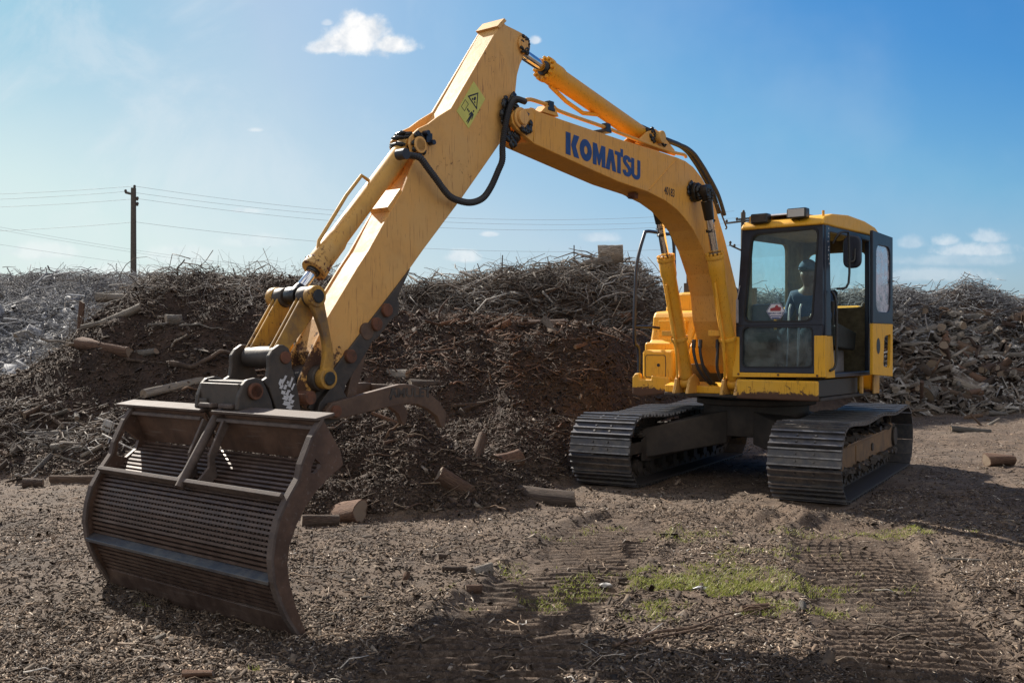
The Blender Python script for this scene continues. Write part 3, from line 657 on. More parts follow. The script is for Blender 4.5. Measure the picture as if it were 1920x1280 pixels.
sl = MB(); sl.prism([(.95, 1.02), (.9, 1.12), (.2, 2.05), (-.6, 2.15), (-.6, 1.02)], -.575, -.545); sl.build('inner_side_panel', M['yellow'], EX, .01)
fl = MB(); fl.prism([(.95, 1.02), (1.14, 1.02), (1.14, 1.10), (.95, 1.14)], -.6, .33); fl.build('front_crossmember', M['yellow'], EX, .01)
cb = MB(); cb.tube(smooth_path([(.93, -1.22, 1.0), (.97, -1.20, 1.02), (.98, -1.16, 1.06)]), .02)
bp = MB(); bp.prism([(-.62 + (q[0] + .62) * .83, q[1]) for q in [(-1.27, .96), (-1.27, 1.17), (-1.23, 1.22), (-1.16, 1.22), (-1.14, 1.15), (-.96, 1.15), (-.96, 1.20), (-.66, 1.18), (-.62, 1.0), (-.9, .965), (-1.15, .94)]], .86, .94, 'u'); bp.build('corner_guard', M['apron'], EX, .02, 3)
ad = MB(); ad.tube(smooth_path([(-.05, -.50, 1.55), (.10, -.47, 1.70), (.14, -.44, 1.9), (.04, -.42, 2.1), (-.2, -.42, 2.2)], 6), .115, 14)
for q in smooth_path([(-.05, -.50, 1.55), (.10, -.47, 1.70), (.14, -.44, 1.9), (.04, -.42, 2.1), (-.2, -.42, 2.2)], 5)[1:-1]: pass
ad.build('air_duct', M['rubber'], EX)
# debris lying on the deck is part of the dirt on it
hr = MB(); hr.tube(smooth_path([p3(p, -1.19) for p in TR['rail'][:1]] + [p3(p, -1.19) for p in TR['rail'][1:]] + [(.05, -1.19, 2.97)], 4), .021, 10)
hr.tube(smooth_path([(.05, -1.19, 2.97), (-.12, -1.19, 2.90), (-.16, -1.19, 2.2)], 5), .021, 10)
hr.tube([(.83, -1.19, 1.78), (.62, -1.1, 1.78), (.35, -1.05, 1.76)], .016, 8)
hr.build('handrail', M['cabframe'], EX)
mr = MB(); mr.tube([(-.05, -.95, 2.2), (-.05, -.95, 2.5)], .014, 8); mr.box((-.09, -.99, 2.2), (-.03, -.93, 2.34)); mr.build('aerial', M['ear'], EX)

# ---- boom
BO = MB(); bw = .15
BO.prism(TR['boom'], -bw + 2 * VC * 0, bw)
boom = BO.build('boom', M['faded'], EX, .008)
tip = MB()
TPO = [(4.82, 3.49), (4.65, 3.53), (4.628, 3.53), (4.612, 3.25), (4.64, 3.25), (4.84, 3.32), (4.90, 3.36), (4.92, 3.42), (4.89, 3.46)]
tip.prism(TPO, bw - .045, bw); tip.prism(TPO, -bw, -bw + .045)
tip.build('boom_nose', M['faded'], boom, .006)
bp1 = TR['boompins'][0]
pin = MB(); pin.cyl(p3(bp1, -.19), p3(bp1, .19), .055, 20); pin.cyl(p3(bp1, .15), p3(bp1, .172), .085, 20); pin.cyl(p3(bp1, .172), p3(bp1, .20), .060, 16)
pin.build('boom_arm_pin', M['arm'], boom, .006)
rnd = random.Random(5)
def grease(name, cx, cz, v, r, parent, n=26, sx=1, sz=1, th=.02):
    m = MB()
    for i in range(n):
        a = rnd.uniform(0, 6.3); d = r * rnd.uniform(.55, 1.05); s = rnd.uniform(.18, .38) * r
        c = Vector((cx + d * math.cos(a) * sx, v, cz + d * math.sin(a) * sz))
        bm = bmesh.new(); bmesh.ops.create_icosphere(bm, subdivisions=1, radius=1)
        vs = [Vector((q.co.x * s * rnd.uniform(.8, 1.3), q.co.y * th * rnd.uniform(.5, 1.2), q.co.z * s * rnd.uniform(.8, 1.3))) + c for q in bm.verts]
        m.add(vs, [[q.index for q in f.verts] for f in bm.faces], 0, True); bm.free()
    return m.build(name, M['grease'], parent)
grease('grease', bp1[0] + .06, bp1[1] - .02, .112, .125, boom, 50, .9, 1.6, .012)
grease('grease', bp1[0] - .05, bp1[1] - .02, .165, .085, boom, 26, 1.0, 1.0, .012)
# top and bottom flange edges, weld seam
sm = MB(); a, b = TR['weld']
sm.tube([p3(a, bw + .0005), p3(b, bw + .0005)], .006, 6)
sm.tube([p3((4.60, 3.52), bw), p3((4.62, 3.26), bw)], .005, 6); sm.build('weld_seam', M['faded'], boom)
# lettering
def letters():
    K1 = [(-.02, 0), (.22, 0), (.22, 1), (-.02, 1)]; K2 = [(.245, .5), (.38, 0), (.65, 0), (.48, .5), (.65, 1), (.38, 1)]
    MM = [(0, 0), (.20, 0), (.20, .46), (.29, .04), (.38, .04), (.47, .46), (.47, 0), (.67, 0), (.67, 1), (.45, 1), (.335, .52), (.22, 1), (0, 1)]
    AA = [(-.01, 0), (.215, 0), (.285, .50), (.355, 0), (.58, 0), (.40, 1), (.17, 1)]
    TT = [(.13, 0), (.33, 0), (.33, .84), (.46, .84), (.46, 1.22), (.31, 1.22), (.31, 1.02), (0, 1.02), (0, .84), (.13, .84)]
    UU = [(0, 1), (0, .30)] + [(.27 - .27 * math.cos(a), .28 - .28 * math.sin(a)) for a in np.linspace(.1, math.pi - .1, 9)] + [(.54, .30), (.54, 1), (.36, 1), (.36, .30)] + [(.27 + .09 * math.cos(a), .29 - .09 * math.sin(a)) for a in np.linspace(.2, math.pi - .2, 5)] + [(.18, .30), (.18, 1)]
    c = smooth_path([Vector((x, y, 0)) for x, y in ((.40, .74), (.37, .86), (.27, .91), (.16, .88), (.105, .76), (.14, .64), (.27, .52), (.385, .40), (.41, .26), (.35, .13), (.24, .09), (.13, .13), (.09, .27))], 4)
    L, Rr = [], []
    for i, q in enumerate(c):
        t = (c[min(i + 1, len(c) - 1)] - c[max(i - 1, 0)]).normalized(); n = Vector((-t.y, t.x, 0))
        L.append(q + n * .10); Rr.append(q - n * .10)
    out = []
    def strip(A, B, off): return [([(A[i].x + off, A[i].y), (A[i + 1].x + off, A[i + 1].y), (B[i + 1].x + off, B[i + 1].y), (B[i].x + off, B[i].y)]) for i in range(len(A) - 1)]
    x = 0; polys = [[(p[0] + x, p[1]) for p in q] for q in (K1, K2)]; x += .66
    o = [Vector((.32 + .31 * math.cos(a), .5 + .5 * math.sin(a))) for a in np.linspace(0, 2 * math.pi, 33)]; i_ = [Vector((.32 + .085 * math.cos(a), .5 + .19 * math.sin(a))) for a in np.linspace(0, 2 * math.pi, 33)]
    polys += strip(o, i_, x); x += .68
    polys.append([(p[0] + x, p[1]) for p in MM]); x += .69
    polys.append([(p[0] + x, p[1]) for p in AA]); x += .50
    polys.append([(p[0] + x, p[1]) for p in TT]); x += .44
    polys += strip(L, Rr, x); x += .49
    polys.append([(p[0] + x, p[1]) for p in UU]); x += .54
    return polys, x
polys, wid = letters(); k0, k1, u0, u1 = TR['komatsu']
mm = MB()
for q in polys:
    vs = []
    for (x, y) in q:
        f = x / wid; base = Vector((k0[0] + (2.925 - k0[0]) * f, k0[1] + (u0[1] - k0[1]) * f)); vs.append((base.x, bw + .0025, base.y + y * .194 - .006))
    mm.add(vs, [tuple(range(len(vs)))])
mm.build('maker_lettering', M['blue'], boom)
n0, n1_, n2_ = TR['num']
text_mesh('fleet_number', '40183', .105, M['ink'], basis((mid(n0, n1_)[0], bw + .003, mid(n0, n1_)[1] + .035), (-1, 0, -.06), (0, 0, 1)) @ Matrix.Diagonal((.8, 1.1, 1, 1)), boom)
# steel pipe along the boom top and its clamps
pp = MB(); pp.tube(smooth_path([(4.74, .14, 3.572)] + [p3((q[0], q[1] + .012), .115) for q in TR['pipe']], 3), .017, 10)
pp.tube(smooth_path([p3((q[0], q[1] + .012), -.10) for q in TR['pipe'][2:]], 3), .017, 10); pp.build('hydraulic_pipe', M['faded'], boom)
for (u_, z_) in ((4.36, 3.61), (3.47, 3.575)):
    c = MB(); c.box((u_ - .05, -.13, z_ - .05), (u_ + .05, .145, z_ - .02)); c.box((u_ - .035, .085, z_ - .03), (u_ + .035, .145, z_ + .035)); c.build('pipe_clamp', M['black'], boom, .005)
c = MB(); c.prism([(4.50, 3.53), (4.25, 3.53), (4.30, 3.60), (4.42, 3.60)], .04, .14); c.build('pipe_bracket', M['faded'], boom, .004)
# bracket for the arm cylinder
br = MB()
for v in (.075, -.10): br.prism(TR['bracket'], v, v + .025)
br.build('cylinder_bracket', M['faded'], boom, .006)
# lifting cylinder pin bosses
bp2 = TR['boomcyl_n'][0]
bs = MB(); bs.cyl(p3(bp2, -.24), p3(bp2, .24), .075, 22); bs.cyl(p3(bp2, bw), p3(bp2, .22), .10, 20); bs.build('lift_pin_boss', M['grease'], boom, .01)
grease('grease', bp2[0], bp2[1], .235, .075, boom, 30, 1, 1, .035); grease('grease', bp2[0] + .03, bp2[1] + .0, .165, .10, boom, 22, 1, 1.1, .012)
grease('grease', bp2[0] - .01, bp2[1] - .04, .33, .06, boom, 26, 1, 1.2, .03)
h2 = MB(); h2.tube(smooth_path([p3(q, .0) for q in TR['hose2']], 4), .028, 10); h2.tube(smooth_path([p3((q[0], q[1] - .03), .07) for q in TR['hose2']], 4), .022, 8)
h2.build('boom_hose', M['rubber'], boom)
st = MB(); st.tube([(2.16, 0, 3.68), (2.08, .0, 3.55)], .006, 6); st.tube(smooth_path([(1.20, .1, 3.12), (1.02, .1, 2.92), (.98, .1, 2.88), (1.0, .1, 2.86)], 4), .01, 6); st.build('hose_stay', M['ear'], boom)
lm = MB(); lm.box((2.80, -.03, 3.00), (2.86, .05, 3.055)); lm.tube([(2.74, 0, 3.02), (2.92, 0, 3.01)], .008, 6); lm.build('under_fitting', M['rust'], boom)

def cylinder(name, a, b, r, rod, gl, matb, v, parent, eye=.07, bolts=True, flip=False, shiny=True, gland_len=.11):
    """a = rod eye, b = barrel foot, gl = fraction from a to b where the barrel starts"""
    A, B = Vector(p3(a, v)), Vector(p3(b, v)); d = (B - A).normalized(); G = A.lerp(B, gl)
    root = MB(); root.tube([G + d * gland_len * .25, G + d * gland_len * 1.6, G + d * (gland_len * 1.6 + .05), B - d * eye * 1.2, B - d * eye * .6], [r * 1.14, r * 1.14, r, r, r * .8], 26)
    root.cyl(B + Vector((0, -.055, 0)), B + Vector((0, .055, 0)), eye, 20)
    o = root.build(name, matb, parent, .004)
    g = MB(); g.cyl(G - d * gland_len * .12, G + d * gland_len * .25, r * 1.26, 26)
    if bolts:
        x = d.cross(Vector((0, 1, 0))).normalized(); y = d.cross(x)
        for k in range(12):
            a_ = 2 * math.pi * k / 12; q = G - d * gland_len * .12 + (x * math.cos(a_) + y * math.sin(a_)) * r * 1.08
            g.cyl(q - d * .028, q + d * .002, .016, 8)
    g.build('gland', matb, o, .003)
    rr = MB(); rr.tube([A + d * eye * .8, G], rod, 22); rr.cyl(G - d * .035, G - d * gland_len * .1, rod * 1.35, 18, 1)
    rr.cyl(A + Vector((0, -.05, 0)), A + Vector((0, .05, 0)), eye, 20, 1); rr.tube([A, A + d * eye * 1.4], [eye * .85, rod * 1.05], 16, 1)
    rr.build('rod', [M['chrome'] if shiny else M['chrome'], M['black'] if shiny else M['grease']], o, .002)
    return o, A, B, d, G
ac, A, B, d, G = cylinder('arm_cylinder', (4.66, 4.06), (2.50, 3.64), .088, .047, .205, M['cylinder'], VC, EX)
pi = MB(); pi.tube([G + d * .1 + Vector((0, -.02, -.10)), G + d * .35 + Vector((0, -.02, -.145)), G + d * .62 + Vector((0, -.02, -.15)), G + d * .85 + Vector((0, -.01, -.08))], .02, 10); pi.build('cylinder_pipe', M['cylinder'], ac)
fp = MB(); fp.cyl((2.50, .10, 3.64), (2.50, .16, 3.64), .062, 20); fp.cyl((2.50, -.12, 3.64), (2.50, .12, 3.64), .045, 16); fp.build('foot_pin', M['cylinder_old'], ac, .006)
grease('grease', 2.60, 3.65, .10, .07, ac, 18, .7, 1, .02); grease('grease', 2.44, 3.60, .135, .05, ac, 14, 1, 1, .02)
for v, top in ((.29, TR['boomcyl_n'][0]), (-.29, (1.88, 3.16))):
    base = (1.18, 1.14)
    c, A, B, d, G = cylinder('boom_cylinder', top, base, .078, .042, .325, M['cylinder'], v, EX, shiny=True)
    s = MB(); s.tube([A + d * .10, A + d * .30], [.062, .05], 14); s.build('grease', M['grease'], c)
    grease('grease', A.x + d.x * .36, A.z + d.z * .36, v, .045, c, 24, .8, 1.9, .05)
    q = MB(); q.tube([G + d * .30 + Vector((.095, 0, 0)), G + d * 1.0 + Vector((.11, 0, 0)), G + d * 1.35 + Vector((.12, -.04, -.02)), G + d * 1.38 + Vector((.05, -.09, 0))], .013, 8)
    q.cyl(G + d * .92 - d * .02, G + d * .92 + d * .02, .095, 20); q.box((base[0] + .03, v - .20, 1.66), (base[0] + .22, v - .05, 1.72)); q.build('cylinder_pipe', M['cylinder'], c, .003)
    foot = MB(); foot.prism([(1.02, 1.02), (1.34, 1.02), (1.28, 1.18), (1.18, 1.24), (1.08, 1.18)], v - .10, v - .065); foot.prism([(1.02, 1.02), (1.34, 1.02), (1.28, 1.18), (1.18, 1.24), (1.08, 1.18)], v + .065, v + .10); foot.build('cylinder_foot', M['cylinder_old'], c, .005)
for k, (v, du) in enumerate(((-.15, 0), (-.06, .02), (.14, .0))):
    hs = MB(); hs.tube(smooth_path([(1.28 + du, v, 1.60), (1.30 + du, v + .01, 1.48), (1.27, v * .8 + .02, 1.30), (1.12, v * .6 + .04, 1.14), (.9, v * .4, 1.10)], 5), .017, 9)
    hs.cyl((1.275 + du, v, 1.62), (1.285 + du, v, 1.53), .023, 10, 1); hs.build('lift_hose', [M['rubber'], M['ear']], EX)

# ---- arm
a0, a1 = VC - .105, VC + .105
AM = MB(); AM.prism(TR['arm_core'], a0 + .018, a1 - .018)
arm = AM.build('arm', M['arm'], EX, .006)
for va, vb in ((a0, a0 + .02), (a1 - .02, a1)):
    s = MB(); s.prism(TR['arm_side'], va, vb); s.build('side_plate', M['arm'], arm, .004)
cap = MB(); cap.prism([(5.02, 4.13), (4.93, 4.215), (4.90, 4.20), (4.99, 4.115)], a0 - .01, a1 + .012); cap.build('top_plate', M['arm'], arm, .003); cap = MB(); cap.prism([(6.09, 2.70), (6.22, 2.55), (6.20, 2.52), (6.07, 2.67)], a0 + .01, a1 - .01); cap.build('flat_plate', M['arm'], arm, .003)
pa = [p3(TR['armpins'][1], 0), p3(TR['armpins'][2], 0)]
pn = MB(); pn.cyl((4.67, a0 - .04, 4.06), (4.67, a1 + .03, 4.06), .05, 18); pn.cyl((4.67, a1, 4.06), (4.67, a1 + .02, 4.06), .075, 18); pn.build('cylinder_pin', M['arm'], arm, .005)
grease('grease', 4.67, 4.06, a1 + .02, .06, arm, 26, 1, 1.2, .02)
pn = MB(); pn.cyl((5.92, a0 - .03, 3.035), (5.92, a1 + .03, 3.035), .05, 18); pn.cyl((5.92, a1, 3.035), (5.92, a1 + .03, 3.035), .062, 18); pn.build('cylinder_pin', M['arm'], arm, .005)
grease('grease', 5.92, 3.03, a1 + .012, .075, arm, 30, .9, 1.1, .012); grease('grease', 5.98, 3.06, VC, .07, arm, 20, .8, 1, .09)
bt = MB(); bt.cyl((5.86, a1, 3.13), (5.86, a1 + .05, 3.13), .02, 8); bt.cyl((5.80, a1, 3.07), (5.80, a1 + .05, 3.07), .02, 8); bt.box((5.80, a1 + .015, 3.065), (5.86, a1 + .03, 3.135)); bt.build('pin_keeper', M['cabframe'], arm)
# warning decal
dec = TR['decal']; dv = a1 + .002
dc = MB(); dc.prism(dec, dv - .0015, dv + .0005); dco = dc.build('warning_decal', M['decal'], arm)
def dp(s, t): # s across, t down the decal, 0..1
    tl, tr, br_, bl = Vector(dec[0]), Vector(dec[1]), Vector(dec[2]), Vector(dec[3])
    return tuple(tl.lerp(tr, s).lerp(bl.lerp(br_, s), t))
ink = MB(); iv = dv + .0015
def iq(pts, k=0): ink.add([(p[0], iv + k * .0004, p[1]) for p in [dp(*q) for q in pts]], [tuple(range(len(pts)))])
o_ = [(.50, .08), (.90, .44), (.10, .44)]; i_ = [(.50, .14), (.79, .405), (.21, .405)]
for k in range(3): iq([o_[k], o_[(k + 1) % 3], i_[(k + 1) % 3], i_[k]])
iq([(.46, .24), (.54, .24), (.57, .30), (.50, .36), (.43, .31)]); iq([(.36, .34), (.44, .33), (.46, .38), (.37, .385)]); iq([(.58, .33), (.66, .36), (.60, .385), (.54, .37)])
sq_o = [(.08, .56), (.36, .56), (.36, .80), (.08, .80)]; sq_i = [(.105, .575), (.335, .575), (.335, .785), (.105, .785)]
for k in range(4): iq([sq_o[k], sq_o[(k + 1) % 4], sq_i[(k + 1) % 4], sq_i[k]])
iq([(.40, .68), (.47, .64), (.47, .665), (.55, .665), (.55, .64), (.62, .68), (.55, .72), (.55, .695), (.47, .695), (.47, .72)])
iq([(.74, .53), (.80, .53), (.81, .57), (.77, .59), (.73, .57)])
iq([(.68, .61), (.86, .61), (.92, .76), (.88, .77), (.83, .68), (.83, .78), (.84, .94), (.79, .94), (.77, .80), (.75, .94), (.70, .94), (.71, .78), (.71, .68), (.67, .76), (.63, .74)])
ink.build('pictogram', M['ink'], dco)
# corrugated hose
hp = smooth_path([p3(q, .17 if 1 < i < 12 else .14) for i, q in enumerate(TR['hose'])], 16)
# resample evenly and ripple the radius
L = [0]
for a, b in zip(hp, hp[1:]): L.append(L[-1] + (b - a).length)
nn = int(L[-1] / .0085); pts = []; j = 0
for i in range(nn):
    s = L[-1] * i / (nn - 1)
    while j < len(L) - 2 and L[j + 1] < s: j += 1
    pts.append(hp[j].lerp(hp[j + 1], (s - L[j]) / max(L[j + 1] - L[j], 1e-6)))
hm = MB(); hm.tube(pts, [.027 if i % 2 else .0215 for i in range(nn)], 12, 0, True, False); hm.cyl(pts[0] - Vector((.0, .05, 0)), pts[0] + Vector((0, .03, 0)), .04, 14)
hm.build('corrugated_hose', M['rubber'], arm)
# bucket cylinder
bc, A, B, d, G = cylinder('bucket_cylinder', (6.97, 1.90), (5.94, 3.035), .072, .036, .165, M['cylinder_old'], VC, EX, eye=.06, bolts=False, gland_len=.16)
# (cylinder() takes the rod eye first, so the barrel runs up to the arm lug)
q = MB(); off = Vector((.09, 0, .06)); q.tube([B.lerp(A, .30) + off * .7, B.lerp(A, .31) + off * 1.35, B.lerp(A, .45) + off * 1.35, B.lerp(A, .72) + off * .95, B.lerp(A, .76) + off * .6], .013, 8); q.build('cylinder_pipe', M['cylinder_old'], bc)
rs = grease('rust_scale', G.x, G.z, VC, .0, bc, 2); bpy.data.objects.remove(rs)
ru = MB()
for k in range(60):
    a = rnd.uniform(0, 6.28); s = rnd.uniform(-.02, .04); x = d.cross(Vector((0, 1, 0))); y = d.cross(x); c_ = G + d * s + (x * math.cos(a) + y * math.sin(a)) * .082; e = rnd.uniform(.004, .011)
    ru.box(c_ - Vector((e, e, e)), c_ + Vector((e, e, e)), 0, Matrix.Rotation(rnd.uniform(0, 3), 3, Vector((rnd.random(), rnd.random(), rnd.random())).normalized()))
ru.build('rust_scale', M['rust'], bc)
# side links and H link
l0, l1, l2 = (6.97, 1.89), (6.875, 1.36), (7.21, 1.50)
for v in (VC + .175, VC - .215):
    lk = MB()
    outer = smooth_path([(l0[0] - .06, 0, l0[1]), (6.855, 0, 1.66), (6.82, 0, 1.50), (l1[0] - .045, 0, l1[1])], 5); inner = smooth_path([(l0[0] + .05, 0, l0[1] - .04), (6.925, 0, 1.66), (6.90, 0, 1.52), (l1[0] + .05, 0, l1[1] + .03)], 5)
    lk.prism([(q.x, q.z) for q in outer] + [(q.x, q.z) for q in reversed(inner)], v, v + .042)
    o = lk.build('side_link', M['link'], EX, .012, 3)
    for c_ in (l0, l1): b_ = MB(); b_.cyl(p3(c_, v - .012), p3(c_, v + .054), .070, 24); b_.cyl(p3(c_, v + .054), p3(c_, v + .066), .045, 20, 1); b_.build('link_boss', [M['link'], M['black']], o, .008)
bo = MB(); bo.cyl((l1[0], a0 - .09, l1[1]), (l1[0], a1 + .06, l1[1]), .085, 24); bo.build('link_pin_boss', M['ear'], arm, .01)
H = MB(); HB = MB()
HB2 = [MB().cyl(p3(l0, VC - .17), p3(l0, VC - .075), .066, 22), MB().cyl(p3(l0, VC + .075), p3(l0, VC + .17), .066, 22)]; HB.cyl(p3(l2, VC - .16), p3(l2, VC + .15), .070, 24)
for v in (VC - .155, VC + .085):
    for (w0, w1, ins) in ((0, .018, 0), (.042, .060, 0), (.018, .042, .018)):
        H.prism([(l0[0] - .035 + ins, l0[1] - .03), (l0[0] + .045 - ins, l0[1] + .02), (l2[0] + .045 - ins, l2[1] + .05), (l2[0] + .0, l2[1] - .02), (l2[0] - .06 + ins, l2[1] + .03), (l0[0] - .03 + ins, l0[1] - .14)], v + w0, v + w1)
PBS = [q.build('pin_boss', M['ear'], EX, .012, 3) for q in [HB] + HB2]
hl_ = H.build('bucket_link', M['link'], EX, .006, 2)
for o_ in PBS: o_.parent = hl_

# ---- bucket
BU = empty('bucket', EX)
rim = [(7.56, 1.18), (7.64, 1.08), (7.71, .94), (7.725, .87), (7.80, .77), (7.86, .67), (7.89, .57), (7.905, .46), (7.89, .34), (7.855, .24), (7.80, .13), (7.71, .005)]
back = [(7.49, 1.08), (7.43, .99), (7.41, .91), (7.50, .86), (7.60, .79), (7.68, .71), (7.74, .62), (7.785, .52), (7.80, .42), (7.785, .32), (7.74, .18), (7.655, -.01)]
V0, V1 = -.985, .93
def side(va, vb, big):
    m = MB(); n = len(rim); e = MB()
    k = 1.0 if big else .45; wc = Vector((7.60, .92))
    win = [tuple(wc + (Vector(q) - wc) * k) for q in ((7.625, 1.02), (7.68, .93), (7.69, .85), (7.62, .835), (7.55, .885), (7.53, .94))]
    for i in range(4, n - 1): m.prism([rim[i], rim[i + 1], back[i + 1], back[i]], va, vb)
    ow_ = [rim[0], rim[1], rim[2], rim[3], rim[4], back[4], back[3], back[2], back[1], back[0]]
    iw_ = [lerp(win[0], win[5], .3), win[0], win[1], lerp(win[1], win[2], .6), win[2], win[3], win[4], lerp(win[4], win[5], .4), lerp(win[4], win[5], .8), win[5]]
    m.ring(ow_, iw_, va, vb, 'v')
    for i in range(n - 1):
        a, b = Vector(rim[i]), Vector(rim[i + 1]); t = (b - a).normalized(); o_ = Vector((t.y, -t.x)); o_ = o_ if o_.x > 0 else -o_
        e.prism([tuple(a + o_ * .004), tuple(b + o_ * .004), tuple(b - o_ * .012), tuple(a - o_ * .012)], va - .006, vb + .006)
    p_ = m.build('side_plate', [M['bucket']], BU); e.build('wear_edge', [M['rail']], p_)
side(V0, V0 + .03, True); side(V1 - .03, V1, False)
fl = MB()
# top flange in two halves, gap for the hitch
for (x0, x1) in ((-1.12, -.16), (-.04, V1 + .0)):
    fl.prism([(7.605, 1.182), (7.60, 1.165), (7.47, 1.188), (7.47, 1.205)], x0, x1); fl.prism([(7.585, 1.135), (7.590, 1.115), (7.555, 1.12), (7.555, 1.14)], max(x0, V0) + .03, x1 - .02)
fl.build('top_flange', M['rail'], BU, .004)
wl = MB()
for (x0, x1) in ((V0 + .03, -.15), (.06, V1 - .03)):
    wl.prism([(7.56, 1.165), (7.575, 1.16), (7.48, .935), (7.462, .94)], x0, x1)
wl.prism([(7.53, 1.17), (7.545, 1.165), (7.45, .93), (7.435, .93)], -.15, .06)
wl.build('back_wall', M['bucket'], BU, .003)
mf = MB(); mf.prism([(7.805, .785), (7.805, .765), (7.70, .735), (7.70, .755)], V0 + .03, V1 - .03); mf.prism([(7.815, .80), (7.83, .78), (7.79, .745), (7.775, .765)], V0 + .03, V1 - .03); mf.build('middle_flange', M['rail'], BU, .003)
lf = MB(); lf.prism([(7.905, .345), (7.905, .325), (7.78, .345), (7.78, .40), (7.80, .40)], V0 + .03, V1 - .03); lf.build('lower_flange', M['shoe'], BU, .003)
ce = MB(); ce.prism([(7.735, .03), (7.70, -.03), (7.68, -.03), (7.66, .02), (7.75, .14), (7.77, .13)], V0 + .03, V1 - .03); ce.build('cutting_edge', M['bars'], BU, .003)
for v in (-.135, .065):
    g = MB(); g.prism([(7.60, 1.13), (7.70, .93), (7.70, .86), (7.79, .77), (7.70, .75), (7.64, .80), (7.66, .90), (7.56, 1.10)], v, v + .022, mi=0); g.build('gusset', [M['rail']], BU, .004)
ctb = MB(); ctb.tube([(7.56, -.045, 1.14), (7.83, -.02, .745)], .028, 14); ctb.build('centre_strut', M['rail'], BU)
def along(poly, s):
    L = [0]
    for a, b in zip(poly, poly[1:]): L.append(L[-1] + math.dist(a, b))
    s = s * L[-1]
    for i in range(len(poly) - 1):
        if s <= L[i + 1] + 1e-9:
            t = (s - L[i]) / (L[i + 1] - L[i]); a, b = poly[i], poly[i + 1]; tg = Vector((b[0] - a[0], b[1] - a[1])).normalized(); return Vector(a).lerp(Vector(b), t), tg
    return Vector(poly[-1]), tg
def grill(name, poly, nb, t, w, ribs, rd):
    m = MB()
    for k in range(nb):
        p, tg = along(poly, (k + .5) / nb); n = Vector((tg.y, -tg.x)); n = n if n.x > 0 else -n
        q = [p + tg * t + n * .004, p - tg * t + n * .004, p - tg * t - n * w, p + tg * t - n * w]
        m.prism([tuple(v) for v in q], V0 + .03, V1 - .03)
    b = m.build(name, M['bars'], BU)
    r = MB(); nr = ribs
    S = [along(poly, i / 10) for i in range(11)]
    for k in range(nr):
        v = V0 + .05 + (V1 - V0 - .1) * k / (nr - 1)
        for i in range(10):
            (a, ta), (c, tc_) = S[i], S[i + 1]
            na = Vector((ta.y, -ta.x)); na = na if na.x > 0 else -na; nc = Vector((tc_.y, -tc_.x)); nc = nc if nc.x > 0 else -nc
            r.prism([tuple(a - na * .023), tuple(c - nc * .023), tuple(c - nc * rd), tuple(a - na * rd)], v - .011, v + .011)
    r.build('grill_rib', M['bucket'], b); b.name = name
    return b
main = [(7.76, .745), (7.81, .67), (7.845, .57), (7.86, .46), (7.85, .37)]
low = [(7.845, .33), (7.81, .24), (7.76, .13), (7.72, .07)]
upper = [(7.47, .93), (7.56, .87), (7.64, .80), (7.70, .755)]
grill('grill', main, 14, .0078, .024, 52, .06); grill('grill', low, 10, .0085, .022, 52, .05); grill('grill', upper, 9, .0075, .020, 52, .05)
# hitch ears, pins and the second lug
for v in (VC - .215, VC + .165):
    e = MB(); e.prism(TR['ear'], v, v + .035); o = e.build('hitch_ear', M['ear'], BU, .008, 3)
    if v > 0:
        pt = MB(); r5 = random.Random(8); f_ = lambda *q: pt.add([(x, v + .0375, z) for x, z in q], [tuple(range(len(q)))])
        for (cx, cz, w_, h_) in ((7.245, 1.350, .012, .02), (7.218, 1.362, .010, .03), (7.165, 1.345, .010, .035), (7.148, 1.318, .008, .02), (7.238, 1.318, .014, .012), (7.208, 1.318, .012, .018), (7.19, 1.345, .009, .012), (7.225, 1.285, .018, .012), (7.19, 1.282, .013, .020), (7.206, 1.250, .022, .015), (7.165, 1.250, .014, .022), (7.195, 1.215, .026, .014), (7.155, 1.222, .012, .012), (7.175, 1.190, .022, .012)):
            f_(*[(cx + sx_ * w_ * r5.uniform(.7, 1.35) - .5 * sz_ * h_, cz + sz_ * h_ * r5.uniform(.6, 1.1) + sx_ * .2 * w_) for sx_, sz_ in ((-1, -1), (-.2, -1.15), (1, -.8), (.8, .1), (1, 1), (-.1, .85), (-1, 1), (-.75, 0))])
        pt.build('worn_marking', M['white'], o)
for v in (VC - .235, VC + .175):
    e = MB(); e.prism(TR['lug'], v, v + .035); e.build('hitch_lug', M['ear'], BU, .008, 3)
pn = MB(); pn.cyl((7.45, VC - .25, 1.30), (7.45, VC + .235, 1.30), .042, 20); pn.cyl((7.45, VC + .21, 1.30), (7.45, VC + .235, 1.30), .052, 20); pn.build('lug_pin', M['rust'], BU, .005)
pn = MB(); pn.cyl((7.21, VC - .23, 1.50), (7.21, VC + .212, 1.50), .04, 20); pn.cyl((7.01, VC - .23, 1.24), (7.01, VC + .212, 1.24), .045, 20); pn.build('hitch_pin', M['rust'], BU, .005)
cr = MB(); cr.box((7.50, VC - .20, 1.21), (7.545, VC + .18, 1.345)); cr.box((7.36, VC - .20, 1.335), (7.50, VC + .18, 1.36)); cr.box((7.33, VC - .2, 1.19), (7.56, VC - .12, 1.25)); cr.build('hitch_crossplate', M['ear'], BU, .006)
cr = MB(); cr.box((7.46, -.20, 1.195), (7.585, -.06, 1.225)); cr.box((7.46, .0, 1.195), (7.585, .14, 1.225)); cr.build('hitch_pad', M['rail'], BU, .01)
skn = MB(); skn.prism([(7.30, 1.16), (7.10, 1.16), (7.05, 1.12), (7.20, 1.08), (7.47, 1.10), (7.55, 1.19), (7.4, 1.2)], VC - .2, VC + .2); skn.build('hitch_base', M['ear'], BU, .01)
